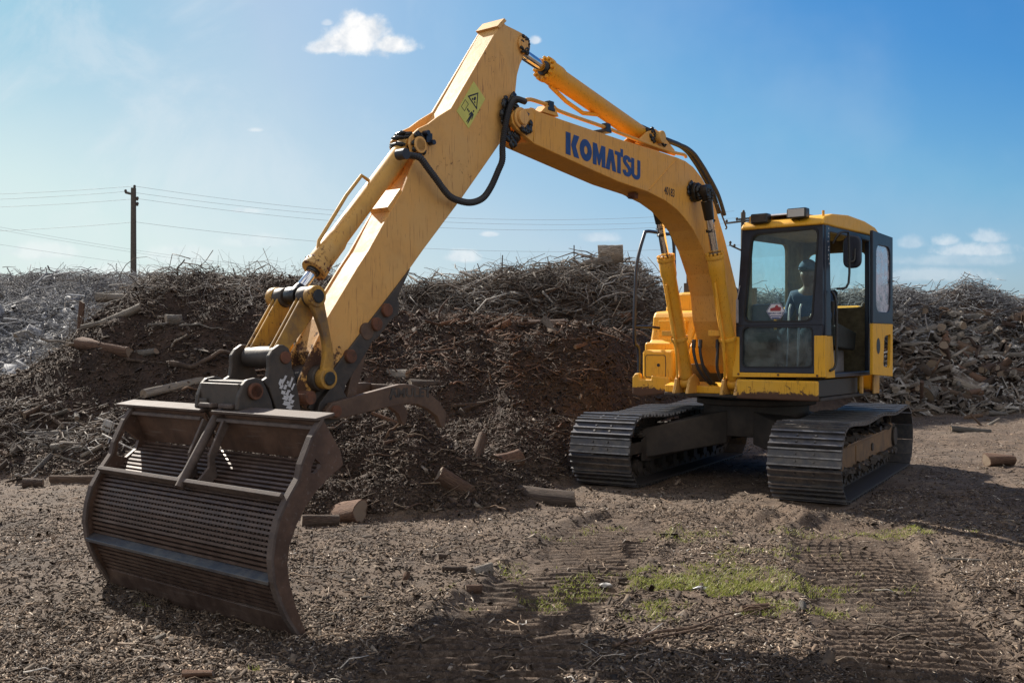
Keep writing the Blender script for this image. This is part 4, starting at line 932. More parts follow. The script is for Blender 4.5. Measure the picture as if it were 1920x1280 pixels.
# ---- thumb
TH = MB()
for v in (VC + .17, VC - .23): TH.prism(TR['thumb'], v, v + .045)
thumb = TH.build('thumb', M['thumb'], EX, .006)
tx = MB()
tx.box((6.72, VC - .185, 1.16), (6.80, VC + .17, 1.19)); tx.box((6.50, VC - .185, 1.19), (6.60, VC + .17, 1.215)); tx.prism([(6.12, 1.29), (6.02, 1.28), (6.05, 1.20), (6.13, 1.20)], VC - .185, VC + .17); tx.build('thumb_crossbar', M['thumb'], thumb, .004)
pn = MB(); pn.cyl((6.81, VC - .25, 1.145), (6.81, VC + .235, 1.145), .04, 18); pn.build('thumb_pin', M['rust'], thumb, .005)
text_mesh('thumb_lettering', 'AMULET', .088, M['ear'], basis((6.115, VC + .2165, 1.235), (-1, 0, -.03), (0, 0, 1)) @ Matrix.Diagonal((1.25, 1, 1, 1)), thumb, .003, .0015)
fr_ = MB(); fv = VC + .2155
for q in ([(6.305, 1.275), (6.285, 1.275), (6.30, 1.195), (6.32, 1.195)], [(5.93, 1.275), (5.945, 1.275), (5.94, 1.195), (5.925, 1.195)], [(6.285, 1.275), (6.255, 1.275), (6.255, 1.268), (6.285, 1.268)]): fr_.prism(q, fv - .001, fv + .001)
fr_.build('lettering_frame', M['black'], thumb)
tb = MB(); tb.prism(TR['thumbbase'], VC - .12, VC + .12); tb.prism([(6.90, 1.20), (6.93, 1.12), (6.84, 1.05), (6.72, 1.08), (6.66, 1.22), (6.75, 1.35)], VC + .12, VC + .165); tb.prism([(6.90, 1.20), (6.93, 1.12), (6.84, 1.05), (6.72, 1.08), (6.66, 1.22), (6.75, 1.35)], VC - .18, VC - .13); tbo = tb.build('thumb_mount', M['ear'], EX, .006)
lu = MB()
for (u_, z_) in ((6.26, 1.82), (6.36, 1.72), (6.60, 1.50)): lu.cyl((u_, VC - .14, z_), (u_, VC + .145, z_), .048, 18)
lu.build('mount_eye', M['rust'], tbo, .008)
for v in (VC + .08, VC - .14):
    s = MB(); s.prism([(6.47, 1.70), (6.41, 1.70), (6.40, 1.64), (6.545, 1.22), (6.62, 1.24), (6.50, 1.62)], v, v + .035); s.cyl((6.44, v - .01, 1.67), (6.44, v + .045, 1.67), .06, 20); s.cyl((6.58, v - .01, 1.23), (6.58, v + .045, 1.23), .045, 18); s.build('thumb_brace', M['thumb'], EX, .005)

# ---- cab
CB = empty('cab', EX); uf = 1.30
co = TR['cabout']; out = [co[0], co[1], co[2], co[3]]
BLc, BRc, TRc, TLc = out
U, L_ = TR['paneU'], TR['paneL']
def outline_match(outer4, inner, k=5):
    """outer corners repeated so that both rings have the same number of points"""
    return [p for p in outer4 for _ in range(k)]
fr = MB()
inn = rrect([U[3], U[2], U[1], U[0]], .09); o4 = [(U[3][0] - .085, U[3][1] - .03), (1.325, U[3][1] - .03), (1.325, 2.80), (.44, 2.80)]
fr.ring(outline_match(o4, inn), inn, uf - .06, uf)
inn2 = rrect([L_[3], L_[2], L_[1], L_[0]], .06); o5 = [(.375, 1.27), (1.265, 1.27), (1.325, U[3][1] - .031), (U[3][0] - .085, U[3][1] - .031)]
fr.ring(outline_match(o5, inn2), inn2, uf - .058, uf - .002)
fr.build('front_frame', M['cabframe'], CB, .006)
g = MB(); g.prism(rrect([U[3], U[2], U[1], U[0]], .085), uf - .032, uf - .026, 'u'); g.build('windscreen', M['glass'], CB)
g = MB(); g.prism(rrect([L_[3], L_[2], L_[1], L_[0]], .055), uf - .032, uf - .026, 'u'); g.build('lower_windscreen', M['glass_low'], CB)
sr = MB(); inn = rrect([U[3], U[2], U[1], U[0]], .09); inn_b = rrect([(U[3][0] + .018, U[3][1] + .018), (U[2][0] - .018, U[2][1] + .018), (U[1][0] - .018, U[1][1] - .018), (U[0][0] + .018, U[0][1] - .018)], .08)
sr.ring(inn, inn_b, uf - .04, uf + .004); inn = rrect([L_[3], L_[2], L_[1], L_[0]], .06); inn_b = rrect([(L_[3][0] + .012, L_[3][1] + .012), (L_[2][0] - .012, L_[2][1] + .012), (L_[1][0] - .012, L_[1][1] - .012), (L_[0][0] + .012, L_[0][1] - .012)], .055); sr.ring(inn, inn_b, uf - .04, uf + .003)
sr.build('window_seal', M['seal'], CB)
yl = MB()
yl.prism([(.325, 1.215), (1.352, 1.235), (1.352, 1.66), (1.235, 1.66), (1.235, 1.268), (.408, 1.268), (.408, 1.65), (.345, 1.65)], uf - .05, uf + .006, 'u')
yl.prism([(uf - .05, 1.225), (uf - .05, 1.655), (1.10, 1.655), (1.02, 1.225)], 1.325, 1.352)
yl.build('lower_corner_panels', M['yellow'], CB, .006)
for v in (.40, 1.27, .85):
    b_ = MB(); b_.cyl((uf + .006, v, 1.25), (uf + .014, v, 1.25), .012, 10); b_.build('bolt', M['rust'], CB)
# roof: profile across the side, rounded
roofp = [(1.34, 2.79), (1.33, 2.83), (1.26, 2.88), (1.05, 2.925), (.60, 2.955), (.09, 2.94), (-.25, 2.90), (-.36, 2.86), (-.38, 2.80)]
rf = MB(); rf.prism(roofp, .44, 1.345); rf.build('roof', M['yellow'], CB, .045, 5)
rl = MB(); rl.prism([(1.20, 2.80), (-.30, 2.80), (-.30, 2.775), (1.20, 2.775)], .46, 1.30); rl.build('roof_lining', M['cabin'], CB)
vs = MB(); vs.prism([(1.25, 2.93), (1.22, 2.95), (-.1, 2.975), (-.1, 2.95)], .60, 1.05); vs.build('roof_hatch', M['console'], CB, .01)
# left hand side with the open doorway
ls = MB()
ls.prism([(uf - .06, 1.655), (uf - .055, 2.80), (1.13, 2.80), (1.08, 1.655)], 1.27, 1.335)       # front pillar
ls.prism([(1.13, 2.80), (1.13, 2.73), (-.34, 2.73), (-.34, 2.80)], 1.28, 1.325)
ls.prism([(1.05, 1.22), (1.05, 1.27), (-.34, 1.27), (-.34, 1.22)], 1.22, 1.325)
ls.prism([(-.10, 1.22), (-.10, 2.80), (-.36, 2.80), (-.36, 1.22)], 1.27, 1.32)
ls.build('door_frame', M['cabframe'], CB, .01)
sk = MB()
rnd2 = random.Random(3)
for k in range(9):
    z = 2.78 - .045 * k - rnd2.uniform(0, .02); u_ = 1.16 + rnd2.uniform(-.02, .02); m_ = rnd2.uniform(.010, .02)
    sk.prism([(u_, z), (u_ + m_, z - .012), (u_ + m_ * .6, z - .024), (u_ - .006, z - .016)], 1.3355, 1.3368)
sk.build('worn_marking', M['white'], CB)
# right hand wall with its window, rear wall with its window
def wall(axis, o4, i4, a, b, rad, matr, gname, ga):
    m = MB(); inn = rrect(i4, rad); m.ring(outline_match(o4, inn), inn, a, b, axis); w_ = m.build('wall_panel', matr, CB, .004)
    g = MB(); g.prism(rrect(i4, rad - .005), ga, ga + .005, axis); g.build(gname, M['glass'], CB)
wall('v', [(-.36, 1.24), (1.24, 1.24), (1.24, 2.79), (-.36, 2.79)], [(.16, 1.74), (1.12, 1.72), (1.13, 2.70), (.16, 2.72)], .435, .475, .10, [M['cabin']], 'side_window', .45)
wall('u', [(.44, 1.24), (1.32, 1.24), (1.32, 2.79), (.44, 2.79)], [(.50, 1.98), (1.20, 2.0), (1.21, 2.64), (.52, 2.64)], -.36, -.32, .09, [M['cabin']], 'rear_window', -.345)
ow = MB(); ow.prism([(-.34, 1.22), (1.24, 1.22), (1.24, 1.70), (-.34, 1.68)], .405, .43); ow.build('outer_side_panel', M['yellow'], CB, .01)
fo = MB(); fo.box((-.32, .44, 1.22), (1.24, 1.3, 1.25)); fo.build('cab_floor', M['black'], CB)
# door, swung right back along the side
dA, dB = (.20, 1.43), (-.42, 1.45)
def dq(t, z, off=0): return (dA[0] + (dB[0] - dA[0]) * t, dA[1] + (dB[1] - dA[1]) * t + off, z)
DW = MB(); DD = empty('door', CB)
def door_ring(outer, inner, o0, o1, m, mi=0):
    n = len(outer); vs = [dq(p[0], p[1], o) for o in (o0, o1) for Lp in (outer, inner) for p in Lp]; fs = []
    for i in range(n):
        j = (i + 1) % n; fs += [(i, j, n + j, n + i), (2 * n + i, 3 * n + i, 3 * n + j, 2 * n + j), (i, 2 * n + i, 2 * n + j, j), (n + i, n + j, 3 * n + j, 3 * n + i)]
    m.add(vs, fs, mi)
wi = rrect([(.16, 1.93), (.88, 1.93), (.88, 2.67), (.16, 2.67)], .16)
wi = [(p[0], p[1]) for p in wi]
door_ring(outline_match([(0, 1.80), (1, 1.80), (1, 2.79), (0, 2.82)], wi), wi, 0, .035, DW)
lo_i = rrect([(.52, 1.32), (.86, 1.30), (.90, 1.68), (.58, 1.66)], .05)
door_ring(outline_match([(0, 1.235), (1, 1.20), (1, 1.798), (0, 1.798)], lo_i), lo_i, 0, .035, DW, 1)
DW.build('door_panel', [M['cabframe'], M['yellow']], DD, .006)
gm = MB(); w2 = rrect([(.16, 1.93), (.88, 1.93), (.88, 2.67), (.16, 2.67)], .155); n = len(w2); gm.add([dq(p[0], p[1], .012) for p in w2] + [dq(p[0], p[1], .018) for p in w2], [tuple(range(n)), tuple(range(2 * n - 1, n - 1, -1))] + [(i, i + n, (i + 1) % n + n, (i + 1) % n) for i in range(n)])
gm.build('door_window', M['glass_door'], DD)
ho = MB(); n = 20; ho.add([dq(.26 + .09 * math.cos(2 * math.pi * i / n), 1.55 + .09 * math.sin(2 * math.pi * i / n), .037) for i in range(n)], [tuple(range(n))]); ho.build('door_pocket', M['black'], DD)
# mirror and grab rail
mi = MB(); mi.tube(smooth_path([(1.22, 1.40, 2.60), (1.20, 1.46, 2.70), (1.10, 1.50, 2.72), (1.05, 1.50, 2.68), (1.05, 1.50, 2.20), (1.16, 1.42, 2.14)], 4), .012, 8)
mi.tube(smooth_path([(1.05, 1.50, 2.42), (1.0, 1.50, 2.42), (.97, 1.53, 2.44), (.95, 1.53, 2.56)], 4), .013, 8); mi.build('mirror_arm', M['black'], CB)
mo = MB(); mo.prism(rrect([(1.40, 2.36), (1.59, 2.36), (1.59, 2.70), (1.40, 2.70)], .085, 6), .90, .945, 'u'); mo.build('mirror', M['cabframe'], CB, .015, 3)
gr = MB(); gr.tube(smooth_path([(1.16, 1.36, 2.12), (1.13, 1.40, 2.0), (1.12, 1.40, 1.5), (1.14, 1.39, 1.34), (1.20, 1.36, 1.30)], 4), .014, 8); gr.build('grab_rail', M['black'], CB)
# lamps on the roof front
for (v, z, s) in ((.66, 2.90, 1.0), (1.07, 2.925, 1.1)):
    lp = MB(); lp.box((1.26, v - .095 * s, z - .055), (1.37, v + .095 * s, z + .05)); o = lp.build('work_light', M['black'], CB, .015, 3)
    le = MB(); le.box((1.37, v - .08 * s, z - .042), (1.376, v + .08 * s, z + .038)); le.build('lens', M['lamp'] if s > 1 else M['ear'], o, .002)
    bk = MB(); bk.tube([(1.30, v, z - .05), (1.26, v, z - .10)], .012, 6); bk.build('bracket', M['black'], o)
for v in (.50, 1.30):
    bl = MB(); bl.cyl((1.22, v, 2.88), (1.22, v, 2.945), .014, 8); bl.build('roof_stud', M['cylinder'], CB)
wp = MB(); wp.box((1.302, .375, 1.80), (1.318, .40, 2.05)); wp.tube([(1.312, .385, 2.05), (1.312, .42, 2.20)], .006, 6); wp.build('wiper', M['console'], CB)
# interior
SEAT = MB(); SEAT.box((-.02, .56, 1.50), (.50, 1.00, 1.64)); SEAT.build('seat_cushion', M['seat'], CB, .04, 3)
SB = MB(); SB.prism([(.02, 1.62), (.12, 1.62), (.02, 2.20), (-.08, 2.18)], .60, .98); SB.build('seat_back', M['seat'], CB, .03, 3)
sbse = MB(); sbse.box((-.05, .66, 1.25), (.36, 1.06, 1.50)); sbse.build('seat_base', M['console'], CB, .02)
for v in (.52, 1.10):
    cs = MB(); cs.prism([(.0, 1.50), (.58, 1.54), (.60, 1.76), (.50, 1.80), (-.05, 1.70)], v, v + .10); cs.build('side_console', M['seat'], CB, .02)
    lv = MB(); lv.tube([(.54, v + .05, 1.78), (.56, v + .05, 2.0)], [.012, .014], 8); lv.tube([(.56, v + .05, 1.92), (.57, v + .05, 2.04)], [.02, .026], 10); lv.build('joystick', M['black'], CB)
lv = MB()
for v in (.80, .92): lv.tube([(.98, v, 1.26), (.90, v, 1.95), (.86, v, 2.0)], .011, 8); 
lv.build('travel_lever', M['console'], CB)
pc = MB(); pc.box((.70, 1.17, 1.27), (.98, 1.20, 1.62)); pc.build('door_sill_cover', M['stick_w'], CB, .01)
mn = MB(); mn.box((1.10, .50, 1.70), (1.20, .72, 2.0)); mn.build('monitor', M['cabframe'], CB, .02)
dsh = MB(); dsh.box((1.12, .55, 1.775), (1.24, 1.2, 1.80)); dsh.build('dash_ledge', M['console'], CB)
# sticker inside the windscreen
sc_, sx = TR['sticker'][0], .092
hexo = [(sc_[0] + sx * math.cos(R(90 + 60 * k)) * 0 + sx * 1.15 * math.cos(R(60 * k)), sc_[1] + sx * 1.0 * math.sin(R(60 * k))) for k in range(6)]
stk = MB(); stk.prism(hexo, uf - .024, uf - .022, 'u'); so_ = stk.build('hexagon_sticker', M['stick_w'], CB)
sb = MB()
def hx(k): return [(sc_[0] + (a - sc_[0]) * k, sc_[1] + (b - sc_[1]) * k) for a, b in hexo]
sb.ring(hx(.97), hx(.90), uf - .0218, uf - .0212, 'u'); sb.prism([(sc_[0] - .06, sc_[1] - .047), (sc_[0] + .06, sc_[1] - .047), (sc_[0] + .055, sc_[1] - .056), (sc_[0] - .055, sc_[1] - .056)], uf - .0218, uf - .021, 'u')
sb.prism([(sc_[0] - .045, sc_[1] - .064), (sc_[0] + .045, sc_[1] - .064), (sc_[0] + .04, sc_[1] - .072), (sc_[0] - .04, sc_[1] - .072)], uf - .0218, uf - .021, 'u'); sb.build('sticker_border', M['blue'], so_)
sr_ = MB(); sr_.prism([(sc_[0] - .06, sc_[1] + .0), (sc_[0] + .055, sc_[1] + .0), (sc_[0] + .06, sc_[1] + .04), (sc_[0] + .03, sc_[1] + .045), (sc_[0] + .02, sc_[1] + .065), (sc_[0] - .0, sc_[1] + .06), (sc_[0] - .01, sc_[1] + .04), (sc_[0] - .06, sc_[1] + .03)], uf - .0218, uf - .021, 'u'); sr_.build('sticker_picture', M['stick_r'], so_)
text_mesh('sticker_text', 'MICRO DIRT', .030, M['blue'], basis((uf - .0205, sc_[0], sc_[1] - .025), (0, 1, 0), (0, 0, 1)), so_, .0006, .0002)
cv_ = MB(); cv_.prism([(-.42, 1.30), (-.62, 1.24), (-.80, 1.14), (-.78, 1.11), (-.60, 1.21), (-.42, 1.27)], 1.0, 1.22, 'z'); cv_.build('rounded_skirt', M['yellow'], EX, .01)
gap_dark = MB(); gap_dark.box((.1, 1.22, 1.03), (1.25, 1.26, 1.2)); gap_dark.build('flat_plate', M['black'], EX)  # black sheet put in for the dark gap below the door, no step
for lo_, hi_ in (((.1, 1.29, 1.02), (.14, 1.33, 1.22)), ((-.5, 1.285, 1.0), (-.31, 1.31, 1.22))): sl2 = MB(); sl2.box(lo_, hi_); sl2.build('side_skirt', M['cylinder_old'], EX, .01)
# ---------------------------------------------------------------- operator, sitting in the cab
EXM = Matrix.Translation((SC[0], SC[1], 0)) @ Matrix.Rotation(R(-(90 + PHI)), 4, 'Z')
def skin_body(name, joints, edges, matr, parent=None, root=0, sub=2):
    me = bpy.data.meshes.new(name); me.from_pydata([j[:3] for j in joints], edges, []); me.materials.append(matr)
    o = bpy.data.objects.new(name, me); col.objects.link(o); o.parent = parent
    md = o.modifiers.new('skin', 'SKIN'); md.use_smooth_shade = True
    bm = bmesh.new(); bm.from_mesh(me); lay = bm.verts.layers.skin.verify(); bm.verts.ensure_lookup_table()
    for v, j in zip(bm.verts, joints):
        r = j[3]; v[lay].radius = (r, r) if not hasattr(r, '__len__') else r
    bm.verts[root][lay].use_root = True; bm.to_mesh(me); bm.free()
    sb = o.modifiers.new('sub', 'SUBSURF'); sb.levels = sub; sb.render_levels = sub
    return o
PX = .24; PV = .77     # seat position, forward and to the left
pj = [(PX - .02, PV, 1.72, (.17, .12)), (PX - .03, PV, 1.92, (.15, .11)), (PX - .02, PV, 2.12, (.18, .115)), (PX + .0, PV, 2.21, (.10, .08)), (PX + .02, PV, 2.255, .058), (PX + .05, PV, 2.33, (.095, .105)), (PX + .05, PV, 2.42, (.105, .115)),
      (PX + .10, PV - .10, 1.70, .09), (PX + .42, PV - .12, 1.70, .075), (PX + .52, PV - .12, 1.50, .055), (PX + .60, PV - .12, 1.31, .045), (PX + .70, PV - .12, 1.285, .04),
      (PX + .10, PV + .10, 1.70, .09), (PX + .42, PV + .12, 1.70, .075), (PX + .52, PV + .12, 1.50, .055), (PX + .60, PV + .12, 1.31, .045), (PX + .70, PV + .12, 1.285, .04),
      (PX - .01, PV - .19, 2.13, .062), (PX + .04, PV - .25, 1.90, .048), (PX + .30, PV - .24, 1.86, .036), (PX + .40, PV - .24, 1.88, .03),
      (PX - .01, PV + .19, 2.13, .062), (PX + .04, PV + .25, 1.90, .048), (PX + .30, PV + .24, 1.84, .036), (PX + .40, PV + .24, 1.87, .03)]
pe = [(0, 1), (1, 2), (2, 3), (3, 4), (4, 5), (5, 6), (0, 7), (7, 8), (8, 9), (9, 10), (10, 11), (0, 12), (12, 13), (13, 14), (14, 15), (15, 16), (2, 17), (17, 18), (18, 19), (19, 20), (2, 21), (21, 22), (22, 23), (23, 24)]
person = skin_body('person', pj, pe, M['skin']); person.matrix_world = EXM
tag(person, 'operator in dark cap and blue jacket sitting in the excavator cab', 'person')
tj = [(x, y, z, (r[0] + .012, r[1] + .012) if hasattr(r, '__len__') else r + .012) for (x, y, z, r) in pj]
ji = [0, 1, 2, 3, 17, 18, 19, 21, 22, 23]; mp = {k: i for i, k in enumerate(ji)}
skin_body('jacket', [tj[k] for k in ji], [(mp[a], mp[b]) for a, b in pe if a in mp and b in mp], M['vest'], person)
ji = [0, 7, 8, 9, 10, 12, 13, 14, 15]; mp = {k: i for i, k in enumerate(ji)}
skin_body('trousers', [tj[k] for k in ji], [(mp[a], mp[b]) for a, b in pe if a in mp and b in mp], M['trouser'], person)
cp = MB(); n = 16
for i in range(5):
    pass
bm = bmesh.new(); bmesh.ops.create_uvsphere(bm, u_segments=18, v_segments=10, radius=1)
vs = [(PX + .06 + v.co.x * .118, PV + v.co.y * .105, 2.415 + max(v.co.z, -.05) * .12) for v in bm.verts]; cp.add(vs, [[v.index for v in f.verts] for f in bm.faces], 0, True); bm.free()
cp.prism([(PV - .07, 0), (PV + .07, 0), (PV + .05, .0)][:0] or [(PX + .12, PV - .07), (PX + .22, PV - .05), (PX + .235, PV), (PX + .22, PV + .05), (PX + .12, PV + .07)], 2.425, 2.435, 'z')
cp.build('cap', M['cap'], person)
fa = MB(); fa.box((PX + .125, PV - .012, 2.345), (PX + .152, PV + .012, 2.385)); 
for s in (-1, 1): fa.cyl((PX + .05, PV + s * .080, 2.38), (PX + .05, PV + s * .095, 2.38), .028, 10)
fa.build('face', M['skin'], person, .004)
for s in (-1, 1):
    hb = Vector((PX + .42, PV + s * .24, 1.88)); hnd = MB()
    hnd.tube([hb - Vector((.03, 0, .005)), hb + Vector((.02, 0, 0)), hb + Vector((.06, 0, .005))], [.026, .034, .026], 10)
    for k in range(4):
        o = Vector((.05, (k - 1.5) * .017, .01)); hnd.tube([hb + o, hb + o + Vector((.035, 0, .005)), hb + o + Vector((.05, 0, -.02)), hb + o + Vector((.035, 0, -.04 + .004 * abs(k - 1.4)))], [.0095, .009, .0085, .007], 7)
    hnd.tube([hb + Vector((.01, -s * .03, .0)), hb + Vector((.04, -s * .05, -.005)), hb + Vector((.065, -s * .045, -.02))], [.012, .010, .008], 7)
    hnd.build('hand', M['skin'], person)

# ---------------------------------------------------------------- loose wood, chips, brush
RNG = np.random.default_rng(11)
def view_pts(n, y0, y1, px0=-120, px1=2040, power=1.0):
    """ground positions, thinning out with distance"""
    u = RNG.random(n); inv = 1 / y1 + (1 / y0 - 1 / y1) * u ** power; y = 1 / inv; x = (RNG.uniform(px0, px1, n) - 960) / 1850 * y
    return x, y
def slivers(name, x, y, z, length, width, thick, matr, tilt=.35, kind='stuff', yaw=None):
    """flat wedge shaped chips"""
    n = len(x); a = RNG.uniform(0, 2 * np.pi, n) if yaw is None else yaw; t = RNG.normal(0, tilt, n); rl = RNG.normal(0, tilt, n)
    ca, sa = np.cos(a), np.sin(a); ct, st = np.cos(t), np.sin(t)
    D = np.stack([ca * ct, sa * ct, st], -1); S = np.stack([-sa * np.cos(rl), ca * np.cos(rl), np.sin(rl)], -1); N_ = np.cross(D, S)
    C = np.stack([x, y, z], -1); l = length[:, None] / 2; w_ = width[:, None] / 2; h = thick[:, None] / 2
    k1, k2 = RNG.uniform(.3, 1, (n, 1)), RNG.uniform(.3, 1, (n, 1))
    P = [C - D * l + S * w_ * k1 + N_ * h, C - D * l - S * w_ + N_ * h, C + D * l - S * w_ * k2 + N_ * h, C + D * l + S * w_ + N_ * h * .2,
         C - D * l + S * w_ * k1 - N_ * h, C - D * l - S * w_ - N_ * h, C + D * l - S * w_ * k2 - N_ * h, C + D * l + S * w_ - N_ * h]
    V = np.stack(P, 1).reshape(-1, 3); b = (np.arange(n) * 8)[:, None, None]
    F = np.array([(0, 1, 2, 3), (0, 4, 5, 1), (1, 5, 6, 2), (2, 6, 7, 3), (3, 7, 4, 0)])[None] + b
    o = np_mesh(name, V, F.reshape(-1, 4), [matr]); tag(o, kind=kind) if kind else None
    return o
def sticks(name, x, y, z, length, rad, az, el, matr, nseg=3, bend=.18, taper=.45, kind='stuff', sides=4):
    n = len(x); D = np.stack([np.cos(az) * np.cos(el), np.sin(az) * np.cos(el), np.sin(el)], -1)
    up = np.tile([0, 0, 1.], (n, 1)); S = np.cross(D, up); S /= np.linalg.norm(S, axis=1, keepdims=True) + 1e-9; T = np.cross(S, D)
    b1 = RNG.normal(0, bend, (n, 1)); b2 = RNG.normal(0, bend, (n, 1)); k1 = RNG.normal(0, bend * .5, (n, nseg + 1)); k2 = RNG.normal(0, bend * .5, (n, nseg + 1))
    C = np.stack([x, y, z], -1); rings = []
    for i in range(nseg + 1):
        t = i / nseg; l = length[:, None]
        p = C + D * l * (t - .5) + (S * (b1 * t * (1 - t) * 2 + k1[:, i:i + 1] * .3) + T * (b2 * t * (1 - t) * 2 + k2[:, i:i + 1] * .3)) * l
        r = (rad * (1 - taper * t))[:, None]
        for k in range(sides):
            a = 2 * np.pi * k / sides; rings.append(p + S * r * np.cos(a) + T * r * np.sin(a))
    V = np.stack(rings, 1).reshape(-1, 3); m = sides * (nseg + 1); b = (np.arange(n) * m)[:, None, None]
    F = [(i * sides + k, i * sides + (k + 1) % sides, (i + 1) * sides + (k + 1) % sides, (i + 1) * sides + k) for i in range(nseg) for k in range(sides)]
    if sides == 4: F += [(0, 3, 2, 1), (m - 4, m - 3, m - 2, m - 1)]
    o = np_mesh(name, V, (np.array(F)[None] + b).reshape(-1, 4), [matr], sides > 4)
    if kind: tag(o, kind=kind)
    return o
def keep_off_machine(x, y, lim=.0):
    """false under the tracks and where the bucket stands"""
    th = R(31); dx, dy = x - SC[0], y - SC[1]; u = -dx * math.sin(th) - dy * math.cos(th); v = dx * math.cos(th) - dy * math.sin(th)
    return ~((np.abs(u) < 2.15) & (np.abs(np.abs(v) - 1.1) < .42))
# 1. chips over the floor
n = 135000; x, y = view_pts(n, 4.0, 24, power=.9)
m = keep_off_machine(x, y) & (mound_mask(x, y) < .5)
dens = .55 + 1.3 * fbm(x, y, 1.3, 3, 80); m &= RNG.random(n) < np.clip(dens, .15, 1)
m &= ~((rut_coord(x, y) < .98) & (RNG.random(n) < .75))
x, y = x[m], y[m]; n = len(x); sc_n = RNG.lognormal(0, .5, n)
slivers('wood_chips', x, y, ground_z(x, y) + .004, .0180 * sc_n + .0035 * y / 6, .0037 * sc_n + .0011 * y / 6, .004 * np.ones(n), M['chips'], .45)
n = 26000; x, y = view_pts(n, 4.0, 20, power=.9); m = keep_off_machine(x, y) & (mound_mask(x, y) < .6) & ((rut_coord(x, y) > 1) | (RNG.random(n) < .25)); x, y = x[m], y[m]; n = len(x); sc_n = RNG.lognormal(0, .45, n)
slivers('dark_mulch', x, y, ground_z(x, y) + .004, .028 * sc_n, .011 * sc_n, .006 * np.ones(n), M['mulch'], .5)
# larger splinters and bark curls
n = 3600; x, y = view_pts(n, 4.0, 20, power=.8); m = keep_off_machine(x, y); x, y = x[m], y[m]; n = len(x)
sticks('splinters', x, y, ground_z(x, y) + .008, RNG.lognormal(-2.35, .45, n), RNG.uniform(.002, .006, n), RNG.uniform(0, 6.28, n), RNG.normal(0, .12, n), M['chips'], 3, .25)
# 2. the dark heaps: soil with chunks, bark and short sticks
def on_heap(names, n, y0, y1, px0=-150, px1=2050, hmin=.12, power=1.0):
    x, y = view_pts(n, y0, y1, px0, px1, power); H = {k: heap(k, x, y) for k in HEAPS}; top = np.maximum.reduce(list(H.values()))
    m = np.zeros(n, bool)
    for k in names: m |= (H[k] >= top - 1e-6) & (H[k] > hmin)
    x, y = x[m], y[m]; e = .05
    zz = ground_z(x, y); return x, y, zz
x, y, z = on_heap(['near', 'dark'], 120000, 8.8, 17, -150, 1500, .05); n = len(x); s = RNG.lognormal(0, .55, n)
slivers('heap_mulch', x, y, z + .012, .024 * s * y / 12, .011 * s * y / 12, .007 * s, M['soilchips'], .6)
x, y, z = on_heap(['near', 'dark'], 8000, 8.8, 17.5, -150, 1500, .05); n = len(x)
sticks('heap_sticks', x, y, z + .008, RNG.lognormal(-2.1, .6, n), RNG.uniform(.003, .009, n), RNG.uniform(0, 6.28, n), RNG.normal(0, .28, n), M['mulch'], 3, .2)
x, y, z = on_heap(['dark'], 4200, 10.5, 16.5, 480, 1400, .3); m = z > 1.0 + .25 * fbm(x, y, 1, 2, 90); x, y, z = x[m], y[m], z[m]; n = len(x)
sticks('bark_strips', x, y, z + .03, RNG.lognormal(-1.75, .5, n), RNG.uniform(.005, .016, n), RNG.uniform(0, 6.28, n), RNG.normal(0, .35, n), M['redbark'], 3, .16)
# pale weathered sticks on the crest and left flank
x, y, z = on_heap(['dark'], 11000, 11.2, 17.5, -150, 800, .2); m = (z > 2.35 + .5 * fbm(x, y, 1.2, 2, 91)) | ((x / y < -.36 + .06 * fbm(x, y, .8, 2, 92)) & (z < .75) & (RNG.random(len(x)) < .45)); x, y, z = x[m], y[m], z[m]; n = len(x)
sticks('weathered_sticks', x, y, z + .04, RNG.lognormal(-1.6, .55, n), RNG.uniform(.004, .012, n), RNG.uniform(0, 6.28, n), RNG.normal(.05, .4, n), M['brush'], 3, .2)
# 3. brush piles of thin grey branches
def brush(name, names, n, y0, y1, px0, px1, lmed, lift, r0, r1, matr=None, hmin=.6):
    x, y, z = on_heap(names, n, y0, y1, px0, px1, hmin); n = len(x)
    L = np.minimum(RNG.lognormal(math.log(lmed), .45, n), lmed * 1.8)
    lf = RNG.exponential(lift, n)
    return sticks(name, x, y, z + lf, L, RNG.uniform(r0, r1, n) * (.7 + L / lmed * .3), RNG.uniform(0, 6.28, n), RNG.normal(.05, .33, n), matr or M['brush'], 4, .22, .6)
brush('brush_pile', ['brush'], 42000, 15, 25, 480, 1500, .34, .05, .0035, .010)
brush('brush_pile', ['brush'], 28000, 20, 31, 1380, 2100, .45, .06, .005, .012, M['brushgrey'], 1.75)
brush('thick_brush', ['brush'], 3600, 15, 28, 480, 2100, .7, .05, .012, .024)
brush('thick_brush', ['grey'], 1600, 20, 32, -250, 800, 1.0, .06, .012, .026, M['brushgrey'])
brush('brush_pile', ['grey'], 34000, 20, 32, -250, 1000, .45, .06, .005, .013, M['brushgrey'])
